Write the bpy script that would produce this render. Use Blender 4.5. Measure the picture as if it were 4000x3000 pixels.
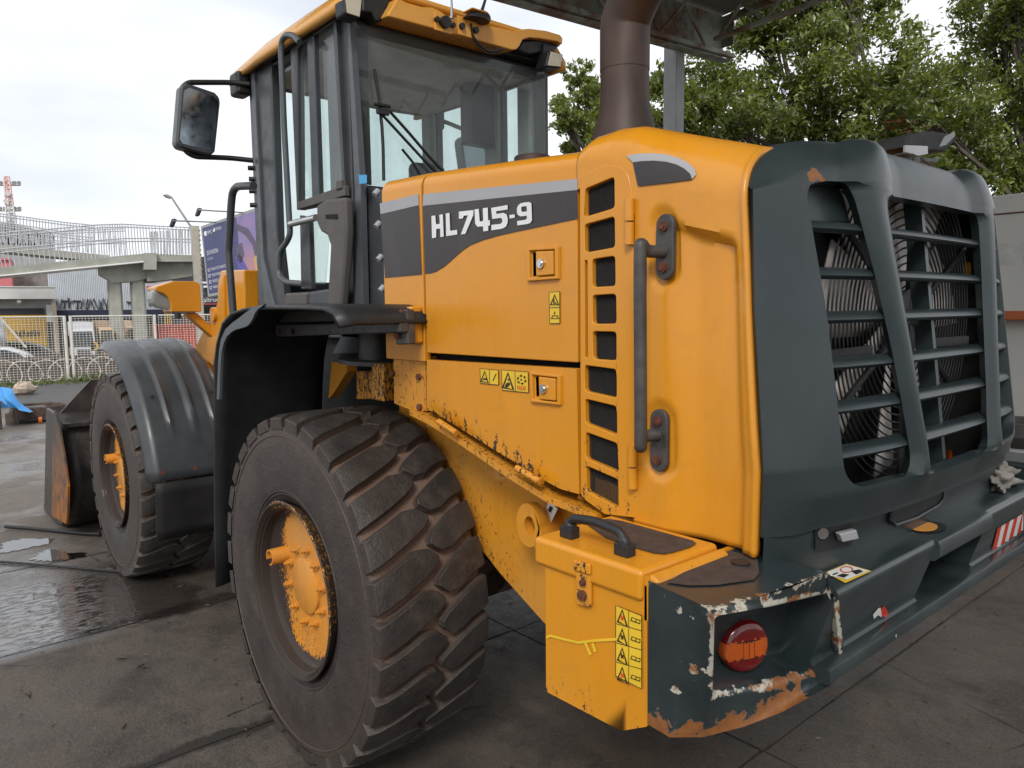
import bpy, bmesh, math, random
from mathutils import Vector, Matrix
random.seed(7)
for o in list(bpy.data.objects): bpy.data.objects.remove(o)
scene = bpy.context.scene
COL = scene.collection
# ------------------------------------------------------------------ camera
CAM = Vector((2.839, -2.424, 1.840)); YAW, PITCH, ROLL, FPX = 0.86442, 0.09918, -0.01105, 2937.8
_f = Vector((-math.sin(YAW)*math.cos(PITCH), math.cos(YAW)*math.cos(PITCH), -math.sin(PITCH)))
_r = Vector((math.cos(YAW), math.sin(YAW), 0)); _u = _r.cross(_f)
RT = math.cos(ROLL)*_r + math.sin(ROLL)*_u; UP = -math.sin(ROLL)*_r + math.cos(ROLL)*_u; FW = _f
cd = bpy.data.cameras.new('camera'); cam = bpy.data.objects.new('camera', cd); COL.objects.link(cam)
cd.sensor_width = 36; cd.lens = 36*FPX/4000; cd.clip_start = 0.05; cd.clip_end = 2000
M = Matrix.Identity(4)
for i in range(3): M[i][0] = RT[i]; M[i][1] = UP[i]; M[i][2] = -FW[i]; M[i][3] = CAM[i]
cam.matrix_world = M; scene.camera = cam
# ------------------------------------------------------------------ sky, sun, exposure
SUN_EL, SUN_AZ = 40, 140      # degrees; azimuth measured from +Y clockwise
w = bpy.data.worlds.new('World'); scene.world = w; w.use_nodes = True
nt = w.node_tree; N = nt.nodes; L = nt.links
bg = N['Background']; bg.inputs['Strength'].default_value = 0.10
sky = N.new('ShaderNodeTexSky'); sky.sky_type = 'NISHITA'; sky.sun_disc = False
sky.sun_elevation = math.radians(SUN_EL); sky.sun_rotation = math.radians(SUN_AZ)
tc = N.new('ShaderNodeTexCoord'); mp = N.new('ShaderNodeMapping'); mp.inputs['Scale'].default_value = (1, 1, 3.2)
L.new(tc.outputs['Generated'], mp.inputs['Vector'])
nz = N.new('ShaderNodeTexNoise'); nz.inputs['Scale'].default_value = 1.7; nz.inputs['Detail'].default_value = 5; nz.inputs['Roughness'].default_value = .5
L.new(mp.outputs[0], nz.inputs['Vector'])
cr = N.new('ShaderNodeValToRGB'); L.new(nz.outputs[0], cr.inputs[0])
cr.color_ramp.elements[0].position = .34; cr.color_ramp.elements[0].color = (.58, .615, .665, 1)
cr.color_ramp.elements[1].position = .66; cr.color_ramp.elements[1].color = (.96, .97, .99, 1)
sc = N.new('ShaderNodeVectorMath'); sc.operation = 'SCALE'; sc.inputs['Scale'].default_value = 9.8
L.new(cr.outputs[0], sc.inputs[0])
mx = N.new('ShaderNodeMix'); mx.data_type = 'RGBA'; mx.inputs['Factor'].default_value = .93
L.new(sky.outputs[0], mx.inputs['A']); L.new(sc.outputs[0], mx.inputs['B']); L.new(mx.outputs['Result'], bg.inputs['Color'])
sd = bpy.data.lights.new('sun', 'SUN'); sd.energy = 1.5; sd.angle = math.radians(18); sd.color = (1, .96, .9)
sun = bpy.data.objects.new('sun', sd); COL.objects.link(sun)
az, el = math.radians(SUN_AZ), math.radians(SUN_EL)
sdir = Vector((math.sin(az)*math.cos(el), math.cos(az)*math.cos(el), math.sin(el)))
sun.rotation_euler = sdir.to_track_quat('Z', 'Y').to_euler()
vs = scene.view_settings; vs.view_transform = 'Standard'; vs.look = 'None'; vs.gamma = 1; vs.use_curve_mapping = False
vs.exposure = 0.52
cy = scene.cycles; cy.max_bounces = 6; cy.diffuse_bounces = 3; cy.glossy_bounces = 3; cy.transmission_bounces = 4; cy.transparent_max_bounces = 10
# ------------------------------------------------------------------ pixel -> place helpers (pixels of the 4000x3000 photograph)
E1 = Vector((.166, .986, 0)).normalized(); E2 = Vector((-.986, .166, 0)).normalized()   # street direction, direction away from the yard
def ray(px, py): return RT*((px-2000)/FPX) + UP*(-(py-1500)/FPX) + FW
def P(px, py, x=None, y=None, z=None, a=None, d=None):
    r = ray(px, py)
    if x is not None: t = (x-CAM.x)/r.x
    elif y is not None: t = (y-CAM.y)/r.y
    elif z is not None: t = (z-CAM.z)/r.z
    elif a is not None: t = a/r.dot(E2)
    else: t = d
    return CAM + r*t
def PL(pts, **k): return [P(q[0], q[1], **k) for q in pts]
def zm(pts, x0, y0, s): return [(x0+q[0]*s, y0+q[1]*s) for q in pts]     # zoomed-crop coordinates to photograph pixels
V = Vector
# ------------------------------------------------------------------ materials
MATS = {}
class G:
    def __init__(s, name):
        s.m = bpy.data.materials.new(name); s.m.use_nodes = True; s.t = s.m.node_tree; s.N = s.t.nodes; s.L = s.t.links
        s.b = s.N['Principled BSDF']; s.out = s.N['Material Output']; MATS[name] = s.m; s._o = None
    def n(s, t, **k):
        x = s.N.new(t)
        for a, v in k.items(): setattr(x, a, v)
        return x
    def put(s, sock, v):
        if hasattr(v, 'is_linked') or hasattr(v, 'links'): s.L.new(v, sock)
        else: sock.default_value = v
    def obj(s):
        if not s._o: s._o = s.n('ShaderNodeTexCoord').outputs['Object']
        return s._o
    def pos(s): return s.n('ShaderNodeNewGeometry').outputs['Position']
    def map(s, vec, sc=(1, 1, 1), loc=(0, 0, 0), rot=(0, 0, 0)):
        m = s.n('ShaderNodeMapping'); s.L.new(vec, m.inputs[0]); m.inputs['Scale'].default_value = sc; m.inputs['Location'].default_value = loc; m.inputs['Rotation'].default_value = rot
        return m.outputs[0]
    def noise(s, scale, detail=4, rough=.55, vec=None, dist=0):
        x = s.n('ShaderNodeTexNoise'); x.inputs['Scale'].default_value = scale; x.inputs['Detail'].default_value = detail
        x.inputs['Roughness'].default_value = rough; x.inputs['Distortion'].default_value = dist
        s.L.new(vec or s.obj(), x.inputs['Vector']); return x.outputs[0]
    def vor(s, scale, vec=None, feature='F1'):
        x = s.n('ShaderNodeTexVoronoi'); x.feature = feature; x.inputs['Scale'].default_value = scale; s.L.new(vec or s.obj(), x.inputs['Vector']); return x.outputs['Distance']
    def mr(s, v, a, b, c=0., d=1., smooth=False):
        x = s.n('ShaderNodeMapRange'); x.clamp = True
        if smooth: x.interpolation_type = 'SMOOTHSTEP'
        s.put(x.inputs[0], v); x.inputs[1].default_value = a; x.inputs[2].default_value = b; x.inputs[3].default_value = c; x.inputs[4].default_value = d
        return x.outputs[0]
    def math(s, op, a, b=0., clamp=False):
        x = s.n('ShaderNodeMath', operation=op); x.use_clamp = clamp; s.put(x.inputs[0], a); s.put(x.inputs[1], b); return x.outputs[0]
    def mix(s, f, a, b):
        x = s.n('ShaderNodeMix', data_type='RGBA'); s.put(x.inputs['Factor'], f)
        for k, v in (('A', a), ('B', b)):
            if isinstance(v, tuple): v = (v+(1,))[:4]
            s.put(x.inputs[k], v)
        return x.outputs['Result']
    def attr(s, name): return s.n('ShaderNodeAttribute', attribute_name=name).outputs['Fac']
    def sep(s, v):
        x = s.n('ShaderNodeSeparateXYZ'); s.L.new(v, x.inputs[0]); return x.outputs
    def bump(s, h, strength=.3, dist=.01):
        x = s.n('ShaderNodeBump'); x.inputs['Strength'].default_value = strength; x.inputs['Distance'].default_value = dist
        s.L.new(h, x.inputs['Height']); s.L.new(x.outputs[0], s.b.inputs['Normal'])
    def set(s, col=None, rough=None, metal=None, **k):
        for key, v in (('Base Color', col), ('Roughness', rough), ('Metallic', metal)):
            if v is None: continue
            if isinstance(v, tuple): v = (v+(1,))[:4]
            s.put(s.b.inputs[key], v)
        for key, v in k.items():
            v = (v+(1,))[:4] if isinstance(v, tuple) else v
            s.put(s.b.inputs[key.replace('_', ' ')], v)
        return s.m
def simple(name, col, rough=.5, metal=0., var=.12, scale=9, **k):
    g = G(name); f = g.mr(g.noise(scale, 5), .3, .7)
    c2 = tuple(min(1, x*(1+var)) for x in col); c1 = tuple(x*(1-var) for x in col)
    return g.set(g.mix(f, c1, c2), g.mr(g.noise(scale*3, 3), .3, .7, max(.02, rough-.06), min(1, rough+.08)), metal, **k)
def yellow(name, base=(.66, .262, .009), chip=.0, dirt=.30, rough=.23, cs=48):
    g = G(name); o = g.pos()
    var = g.mr(g.noise(2.2, 4, vec=o), .3, .7)
    c = g.mix(var, tuple(x*.92 for x in base), base)
    streak = g.mr(g.noise(5, 6, .6, vec=g.map(o, (6, 6, .7))), .48, .78, 0, dirt*.55)
    c = g.mix(streak, c, (.40, .17, .02))
    blot = g.mr(g.noise(9, 6, .7, vec=o), .56, .8, 0, dirt)
    c = g.mix(blot, c, (.30, .13, .02))
    film = g.math('MULTIPLY', g.mr(g.noise(1.7, 5, .6, vec=o), .38, .72), g.mr(g.noise(3, 5, .65, vec=g.map(o, (16, 16, .6))), .35, .7, .35, 1)); c = g.mix(g.math('MULTIPLY', film, dirt*.9), c, (.46, .27, .11))
    wr = g.attr('wear'); n1 = g.noise(cs, 6, .72, vec=g.map(o, (1, 1, .55))); n2 = g.noise(150, 3, .6, vec=o)
    nn = g.math('ADD', g.math('MULTIPLY', n1, .75), g.math('MULTIPLY', n2, .25))
    thr = g.math('SUBTRACT', .745-chip, g.math('MULTIPLY', wr, .24))
    d = g.math('SUBTRACT', nn, thr); m = g.mr(d, 0, .012)
    halo = g.mr(d, -.035, 0, 0, .35)
    c = g.mix(halo, c, (.36, .13, .015))
    c = g.mix(m, c, g.mix(n2, (.016, .014, .014), (.050, .030, .020)))
    g.bump(g.math('SUBTRACT', g.mr(g.noise(700, 2, vec=o), 0, 1, 0, .05), m), .25, .0012)
    return g.set(c, g.mix(m, g.math('ADD', g.math('ADD', g.math('MULTIPLY', blot, .3), rough), g.math('MULTIPLY', film, .22)), (.75, .75, .75)), Coat_Weight=.22, Coat_Roughness=.10, Specular_IOR_Level=.42)
def green_dark(name, chips=True, dusty=True):
    g = G(name); o = g.pos()
    c = g.mix(g.mr(g.noise(4, 5, vec=o), .3, .7), (.013, .020, .022), (.022, .033, .036))
    scr = g.mr(g.noise(7, 8, .75, vec=g.map(o, (3, 30, 22), rot=(0, .3, .5))), .60, .76, 0, .45)
    dust = g.mr(g.noise(3.1, 6, .6, vec=o), .42, .75, 0, .40 if dusty else .14)
    c = g.mix(dust, c, (.075, .085, .085)); c = g.mix(scr, c, (.16, .19, .20))
    r = g.math('ADD', g.math('MULTIPLY', dust, .5), .30 if dusty else .36)
    if chips:
        wr = g.attr('wear'); wp = g.attr('rust')
        n1 = g.noise(17, 7, .68, vec=o); n2 = g.noise(36, 5, .6, vec=o, dist=1.2)
        prim = g.mr(g.math('ADD', n1, g.math('MULTIPLY', wr, .75)), .82, .835)
        rust = g.math('MULTIPLY', prim, g.mr(g.math('ADD', g.noise(23, 6, .7, vec=o), g.math('MULTIPLY', wp, .5)), .62, .70))
        c = g.mix(prim, c, g.mix(g.noise(60, 3, vec=o), (.36, .33, .26), (.52, .50, .43)))
        c = g.mix(rust, c, g.mix(n2, (.10, .030, .009), (.33, .125, .028)))
        r = g.mix(prim, r, (.7, .7, .7))
        g.bump(g.math('SUBTRACT', 1., prim), .5, .002)
    return g.set(c, r, Coat_Weight=.2 if dusty else .1, Coat_Roughness=.16)
yellow('yellow_paint'); yellow('yellow_worn', chip=.0, dirt=.5, rough=.42, cs=65); yellow('yellow_frame', chip=.0, dirt=.6, rough=.48, base=(.64, .26, .014), cs=75)
yellow('rim_paint', chip=.0, dirt=.9, rough=.5, base=(.66, .25, .014), cs=120); yellow('cab_roof_paint', base=(.70, .33, .05), dirt=.12)
green_dark('counterweight_paint'); green_dark('grille_paint', dusty=False)
simple('cab_paint', (.042, .046, .052), .38, var=.2, scale=6); simple('cab_edge', (.075, .085, .095), .4)
simple('black_plastic', (.014, .015, .016), .5, var=.25, scale=14); simple('fender_plastic', (.045, .049, .053), .36, var=.25, scale=5)
simple('door_trim', (.085, .075, .070), .6, var=.1); simple('headliner', (.78, .80, .80), .8); simple('interior_grey', (.34, .35, .355), .7)
simple('bracket_black', (.055, .051, .049), .48, var=.4, scale=20); simple('mudflap', (.012, .011, .011), .7, var=.4, scale=10)
simple('stripe_grey', (.33, .33, .345), .35, var=.05, scale=3)
simple('letter_white', (.70, .70, .72), .4, var=.05); simple('chrome', (.6, .6, .6), .2, 1.); simple('bolt_rust', (.11, .035, .018), .75, var=.5, scale=60)
simple('decal_yellow', (.72, .47, .03), .4, var=.06); simple('decal_black', (.02, .015, .012), .45); simple('decal_red', (.62, .04, .02), .4); simple('decal_white', (.68, .68, .64), .45)
simple('pad_brown', (.055, .036, .028), .85, var=.3, scale=30); simple('blue_sticker', (.03, .30, .58), .35); simple('rust_steel', (.075, .048, .036), .7, var=.5, scale=12)
g = G('stripe_dark'); o = g.pos(); sm = g.mr(g.noise(6, 6, .65, vec=g.map(o, (1, 1, .35))), .5, .8)
g.set(g.mix(sm, (.028, .022, .022), (.075, .066, .058)), g.mr(sm, 0, 1, .33, .6))
g = G('exhaust_steel'); o = g.pos()
g.set(g.mix(g.mr(g.noise(5, 6, .6, vec=g.map(o, (1, 1, .5))), .35, .7), (.030, .023, .021), (.088, .052, .040)), .55, .25)
g = G('bucket_steel'); o = g.pos(); f = g.mr(g.noise(4, 7, .65, vec=o), .35, .7)
c = g.mix(f, (.020, .018, .017), (.062, .050, .044)); c = g.mix(g.mr(g.noise(15, 6, .7, vec=o), .62, .7), c, (.12, .11, .10))
c = g.mix(g.math('MULTIPLY', g.attr('rust'), g.mr(g.noise(9, 6, vec=o), .3, .6)), c, (.30, .105, .012)); g.set(c, g.mr(f, 0, 1, .35, .6)); g.bump(f, .3, .01)
def rubber(name, dust, tread):
    g = G(name); o = g.pos(); f = g.mr(g.noise(7, 6, .6, vec=o), .3, .75)
    c = g.mix(f, (.016, .0145, .014), (.042, .036, .032))
    if tread: dm = g.math('MAXIMUM', g.mr(g.noise(16, 6, .7, vec=o), .5, .75, 0, .22), g.attr('dust'))
    else:
        cr_ = g.mr(g.noise(10, 8, .75, vec=o, dist=2.0), .492, .508); cr_ = g.math('SUBTRACT', 1, g.math('ABSOLUTE', g.math('SUBTRACT', g.math('MULTIPLY', cr_, 2), 1)))
        cr_ = g.math('MULTIPLY', cr_, g.mr(g.noise(3, 3, vec=o), .45, .6))
        dm = g.math('MAXIMUM', g.math('MULTIPLY', cr_, .55), g.math('MAXIMUM', g.mr(g.noise(4, 6, .7, vec=o), .5, .8, 0, .35), g.attr('dust')))
    c = g.mix(dm, c, dust); g.bump(g.math('ADD', g.noise(90, 4, .6, vec=o), g.math('MULTIPLY', g.noise(14, 4, vec=o), 2.)), .5, .006)
    return g.set(c, g.mr(dm, 0, 1, .5, .85))
rubber('tyre_rubber', (.17, .108, .078), False); rubber('tread_rubber', (.17, .112, .083), True)
def glass(name, tint, alpha, refl=.06):
    g = G(name); t = g.n('ShaderNodeBsdfTransparent'); t.inputs[0].default_value = tint+(1,)
    gl = g.n('ShaderNodeBsdfGlossy'); gl.inputs['Roughness'].default_value = .02
    fr = g.n('ShaderNodeFresnel'); fr.inputs[0].default_value = 1.5
    mixs = g.n('ShaderNodeMixShader'); bf = g.n('ShaderNodeNewGeometry').outputs['Backfacing']; g.L.new(g.math('MULTIPLY', g.math('MULTIPLY', fr.outputs[0], .9), g.math('SUBTRACT', 1., bf), True), mixs.inputs[0]); g.L.new(t.outputs[0], mixs.inputs[1]); g.L.new(gl.outputs[0], mixs.inputs[2])
    df = g.n('ShaderNodeBsdfDiffuse'); df.inputs[0].default_value = (.35, .37, .37, 1)
    m2 = g.n('ShaderNodeMixShader'); sm_ = g.mr(g.noise(3.5, 6, .65, vec=g.map(g.pos(), (1, 1, .5))), .35, .7, .55, 1.7); g.L.new(g.math('MULTIPLY', g.math('MULTIPLY', alpha, sm_), g.math('SUBTRACT', 1., bf)), m2.inputs[0]); g.L.new(mixs.outputs[0], m2.inputs[1]); g.L.new(df.outputs[0], m2.inputs[2])
    g.L.new(m2.outputs[0], g.out.inputs['Surface']); return g.m
glass('cab_glass', (.88, .93, .92), .14); glass('car_glass', (.25, .28, .30), .05); glass('lamp_glass', (.75, .75, .72), .25)
simple('mirror_face', (.25, .28, .30), .12, 1.); simple('lens_red', (.13, .004, .003), .16, Coat_Weight=.6); simple('lens_orange', (.42, .075, .006), .18, Coat_Weight=.6)
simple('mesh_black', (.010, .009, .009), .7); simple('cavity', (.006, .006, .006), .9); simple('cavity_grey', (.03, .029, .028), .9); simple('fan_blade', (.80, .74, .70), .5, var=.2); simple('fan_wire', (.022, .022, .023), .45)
simple('rag_cloth', (.20, .185, .165), .95, var=.3, scale=25); simple('wire_black', (.012, .012, .012), .5); simple('bone_lens', (.50, .46, .36), .3)
# ------------------------------------------------------------------ mesh builder
class MB:
    def __init__(s): s.v = []; s.f = []; s.mi = []; s.cur = 0; s.at = {}
    def mat(s, i): s.cur = i; return s
    def add(s, vs, fs):
        b = len(s.v); s.v += [tuple(q) for q in vs]
        for f in fs: s.f.append([b+i for i in f]); s.mi.append(s.cur)
        return b
    def box(s, c, d, rot=None):
        c = V(c); h = V(d)/2; vs = []
        for q in ((-1,-1,-1),(1,-1,-1),(1,1,-1),(-1,1,-1),(-1,-1,1),(1,-1,1),(1,1,1),(-1,1,1)):
            p = V((q[0]*h.x, q[1]*h.y, q[2]*h.z)); p = rot @ p if rot else p; vs.append(c+p)
        s.add(vs, [(3,2,1,0),(4,5,6,7),(0,1,5,4),(1,2,6,5),(2,3,7,6),(3,0,4,7)]); return s
    def prism(s, pts, vec):
        pts = [V(p) for p in pts]; n = len(pts); vec = V(vec)
        nn = V((0, 0, 0))
        for i in range(n): nn += pts[i].cross(pts[(i+1) % n])
        if nn.dot(vec) > 0: pts = pts[::-1]
        s.add(pts+[p+vec for p in pts], [list(range(n)), [2*n-1-i for i in range(n)]]+[[i, n+i, n+(i+1) % n, (i+1) % n] for i in range(n)]); return s
    def face(s, pts): s.add(pts, [list(range(len(pts)))]); return s
    def frame(s, d):
        d = V(d).normalized(); a = V((0, 0, 1)) if abs(d.z) < .9 else V((1, 0, 0)); u = d.cross(a).normalized(); return u, d.cross(u).normalized()
    def tube(s, pts, r, seg=10, cap=True, closed=False):
        pts = [V(p) for p in pts]; n = len(pts); rs = r if isinstance(r, (list, tuple)) else [r]*n
        ring = []; u = None; vs = []
        for i, p in enumerate(pts):
            t = (pts[(i+1) % n]-pts[i-1]) if closed else (pts[min(i+1, n-1)]-pts[max(i-1, 0)])
            t.normalize()
            if u is None: u, _ = s.frame(t)
            u = (u - t*u.dot(t)).normalized(); w_ = t.cross(u)
            for k in range(seg):
                a = 2*math.pi*k/seg; vs.append(p+(u*math.cos(a)+w_*math.sin(a))*rs[i])
        fs = []
        for i in range(n if closed else n-1):
            j = (i+1) % n
            for k in range(seg): fs.append((i*seg+k, i*seg+(k+1) % seg, j*seg+(k+1) % seg, j*seg+k))
        if cap and not closed: fs += [tuple(range(seg))[::-1], tuple((n-1)*seg+k for k in range(seg))]
        s.add(vs, fs); return s
    def cyl(s, a, b, r, seg=16, r2=None): return s.tube([a, b], [r, r if r2 is None else r2], seg)
    def lathe(s, c, axis, prof, seg=48, a0=0., a1=2*math.pi):
        # prof: (along axis, radius)
        c = V(c); ax = V(axis).normalized(); u, w_ = s.frame(ax); full = abs(a1-a0-2*math.pi) < 1e-6; m = seg if full else seg+1; vs = []
        for (h, r) in prof:
            for k in range(m):
                a = a0+(a1-a0)*k/seg; vs.append(c+ax*h+(u*math.cos(a)+w_*math.sin(a))*r)
        fs = []
        for i in range(len(prof)-1):
            for k in range(seg): fs.append((i*m+k, (i+1)*m+k, (i+1)*m+(k+1) % m, i*m+(k+1) % m))
        s.add(vs, fs); return s
    def grid(s, rows, closed=False):
        n = len(rows[0]); vs = [p for r in rows for p in r]; fs = []
        for i in range(len(rows)-1):
            for k in range(n if closed else n-1): fs.append((i*n+k, i*n+(k+1) % n, (i+1)*n+(k+1) % n, (i+1)*n+k))
        s.add(vs, fs); return s
    def patch(s, a, b, c, d, nu=1, nv=1):
        a, b, c, d = V(a), V(b), V(c), V(d); rows = []
        for j in range(nv+1):
            t = j/nv; p, q = a.lerp(d, t), b.lerp(c, t); rows.append([p.lerp(q, i/nu) for i in range(nu+1)])
        return s.grid(rows)
    def fill(s, loops, off=None):
        bm = bmesh.new(); es = []
        for lp in loops:
            vs = [bm.verts.new(V(p)) for p in lp]
            for i in range(len(vs)): es.append(bm.edges.new((vs[i], vs[(i+1) % len(vs)])))
        bmesh.ops.triangle_fill(bm, edges=es, use_beauty=True); bm.verts.index_update()
        s.add([v.co.copy() for v in bm.verts], [[v.index for v in f.verts] for f in bm.faces]); bm.free(); return s
    def sphere(s, c, r, n=10, m=7, sc=(1, 1, 1)):
        c = V(c); rows = []
        for j in range(m+1):
            t = math.pi*j/m; rows.append([c+V((math.sin(t)*math.cos(2*math.pi*i/n)*r*sc[0], math.sin(t)*math.sin(2*math.pi*i/n)*r*sc[1], math.cos(t)*r*sc[2])) for i in range(n)])
        return s.grid(rows, closed=True)
    def build(s, name, mats, parent=None, smooth=40, bevel=0, seg=2, solid=0, attrs=None, relax=0, recalc=False):
        me = bpy.data.meshes.new(name); me.from_pydata([tuple(p) for p in s.v], [], s.f)
        for m in ([mats] if isinstance(mats, str) else mats): me.materials.append(MATS[m])
        me.polygons.foreach_set('material_index', s.mi)
        if recalc or solid:
            bm = bmesh.new(); bm.from_mesh(me); bmesh.ops.remove_doubles(bm, verts=bm.verts, dist=1e-5)
            if recalc: bmesh.ops.recalc_face_normals(bm, faces=bm.faces)
            for _ in range(relax): bmesh.ops.smooth_vert(bm, verts=[v for v in bm.verts if not v.is_boundary], factor=.5, use_axis_x=True, use_axis_y=True, use_axis_z=True)
            bm.to_mesh(me); bm.free()
        for an, fn in (attrs or {}).items():
            at = me.attributes.new(an, 'FLOAT', 'POINT'); at.data.foreach_set('value', [float(fn(v.co)) for v in me.vertices])
        if smooth:
            me.shade_smooth(); me.set_sharp_from_angle(angle=math.radians(smooth))
        o = bpy.data.objects.new(name, me); COL.objects.link(o)
        if parent: o.parent = parent
        if solid:
            md = o.modifiers.new('solid', 'SOLIDIFY'); md.thickness = abs(solid); md.offset = -1 if solid > 0 else 1
        if bevel:
            md = o.modifiers.new('bevel', 'BEVEL'); md.width = bevel; md.segments = seg; md.limit_method = 'ANGLE'; md.angle_limit = math.radians(35); md.harden_normals = True
        return o
def tag(o, label=None, cat=None, group=None, kind=None):
    for k, v in (('label', label), ('category', cat), ('group', group), ('kind', kind)):
        if v: o[k] = v
    return o
def thing(name, loc, label, cat, group=None):
    o = bpy.data.objects.new(name, None); COL.objects.link(o); o.location = loc; o.empty_display_size = .2
    return tag(o, label, cat, group)
class At(MB):
    """builder whose coordinates are world coordinates, stored relative to a thing's base"""
    def build(s, name, mats, parent=None, **k):
        if parent is not None:
            q = V((0, 0, 0)); p = parent
            while p: q += p.location; p = p.parent
            s.v = [tuple(V(v)-q) for v in s.v]
            if k.get('attrs'): k['attrs'] = {a: (lambda f: (lambda co: f(co+q)))(f) for a, f in k['attrs'].items()}
        return MB.build(s, name, mats, parent, **k)
def fil(pts, r=.05, n=5):
    """round the corners of a path"""
    pts = [V(p) for p in pts]; out = [pts[0]]
    for i in range(1, len(pts)-1):
        a, b, c = pts[i-1], pts[i], pts[i+1]; d1 = (a-b); d2 = (c-b); rr = min(r, d1.length*.45, d2.length*.45)
        p, q = b+d1.normalized()*rr, b+d2.normalized()*rr
        for k in range(n+1): t = k/n; out.append(p*(1-t)**2+b*2*t*(1-t)+q*t*t)
    return out+[pts[-1]]
def rrect(cx, cy, w_, h, r, n=4):
    out = []
    for (sx, sy, a0) in ((1, 1, 0), (-1, 1, 90), (-1, -1, 180), (1, -1, 270)):
        for k in range(n+1):
            a = math.radians(a0+90*k/n); out.append((cx+sx*(w_/2-r)+r*math.cos(a), cy+sy*(h/2-r)+r*math.sin(a)))
    return out
def sstep(a, b, x):
    t = max(0., min(1., (x-a)/(b-a))); return t*t*(3-2*t)
def lerp(a, b, t): return a+(b-a)*t
def pseg(p, a, b):
    p, a, b = V(p), V(a), V(b); d = b-a; t = max(0, min(1, (p-a).dot(d)/max(1e-9, d.dot(d)))); return (p-a-d*t).length
def plist(p, pts): return min(pseg(p, pts[i], pts[i+1]) for i in range(len(pts)-1))
def interp(x, tab):
    if x <= tab[0][0]: return tab[0][1]
    for (a, b), (c, d) in zip(tab, tab[1:]):
        if x <= c: return b+(d-b)*(x-a)/(c-a)
    return tab[-1][1]
# ================================================================== THE WHEEL LOADER (x to its rear, -y its left side, rear axle at x=0)
LD = thing('wheel_loader', (-1.45, 0, 0), 'large yellow articulated wheel loader with dark green rear grille and four big treaded tyres', 'wheel loader')
YC, RT_ = .960, .747; AZ = .716; SR, SY = .961, .895
def tyre_mesh():
    b = MB()
    prof = [(-.19, .345), (-.235, .37), (-.262, .44), (-.266, .52), (-.265, .60), (-.262, .66), (-.256, .69), (-.235, .70), (-.20, .70), (-.10, .702), (0, .703)]
    prof = prof+[(-h, r) for h, r in prof[-2::-1]]
    b.lathe((0, 0, 0), (0, 1, 0), prof, 96)
    for rr, hh in ((.405, -.2495), (.418, -.2545), (.655, -.2625)): b.lathe((0, 0, 0), (0, 1, 0), [(hh+.003, rr-.005), (hh-.003, rr-.002), (hh-.003, rr+.002), (hh+.003, rr+.005)], 96)
    b.v = [(x*SR, y*SY, z*SR) for x, y, z in b.v]
    return b
PHI = [(-.27, -.3), (-.255, 0), (-.13, 3.6), (-.015, 7.6), (.06, 11.0), (.13, 14.2), (.19, 16.4), (.255, 17.6), (.27, 17.8)]
def block_mesh(inner):
    b = MB(); HW = 4.4; nu, nv = (6, 4)
    def pos(y, ph, r):
        ph = math.radians(ph); return V((r*math.cos(ph), y, r*math.sin(ph)))
    rows = []; low = []
    for j in range(nv+1):
        t = j/nv*2-1
        cut = lerp(.070, -.018, (t+1)/2)
        y0, y1 = (cut+.010, .264) if inner else (-.264, cut-.010)
        row = []; lo = []
        for i in range(nu+1):
            u = i/nu; y = lerp(y0, y1, u); e = 1.
            if abs(t) > .9:
                if inner and i == 0 or (not inner and i == nu): e = .86
            edge = (i == 0 and inner) or (i == nu and not inner)
            if edge and abs(t) > .9: y += (.022 if inner else -.022)
            ph = interp(y, PHI)+t*HW*e
            sh = max(0, abs(y)-.21)/.052
            r = RT_-.006*(abs(y)/.25)**3-.010*sh*sh
            row.append(pos(y, ph, r)); lo.append(pos(y*.995, ph+t*.5, .692-.01*sh*sh))
        rows.append(row); low.append(lo)
    b.grid(rows)
    ring = [(0, i) for i in range(nu+1)]+[(j, nu) for j in range(1, nv+1)]+[(nv, i) for i in range(nu-1, -1, -1)]+[(j, 0) for j in range(nv-1, 0, -1)]
    n = len(ring); b.add([rows[j][i] for j, i in ring]+[low[j][i] for j, i in ring], [(k, n+k, n+(k+1) % n, (k+1) % n) for k in range(n)])
    b.v = [(x*SR, y*SY, z*SR) for x, y, z in b.v]
    return b
NB = 30
tyre_proto = None; blk = [None, None]
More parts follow.
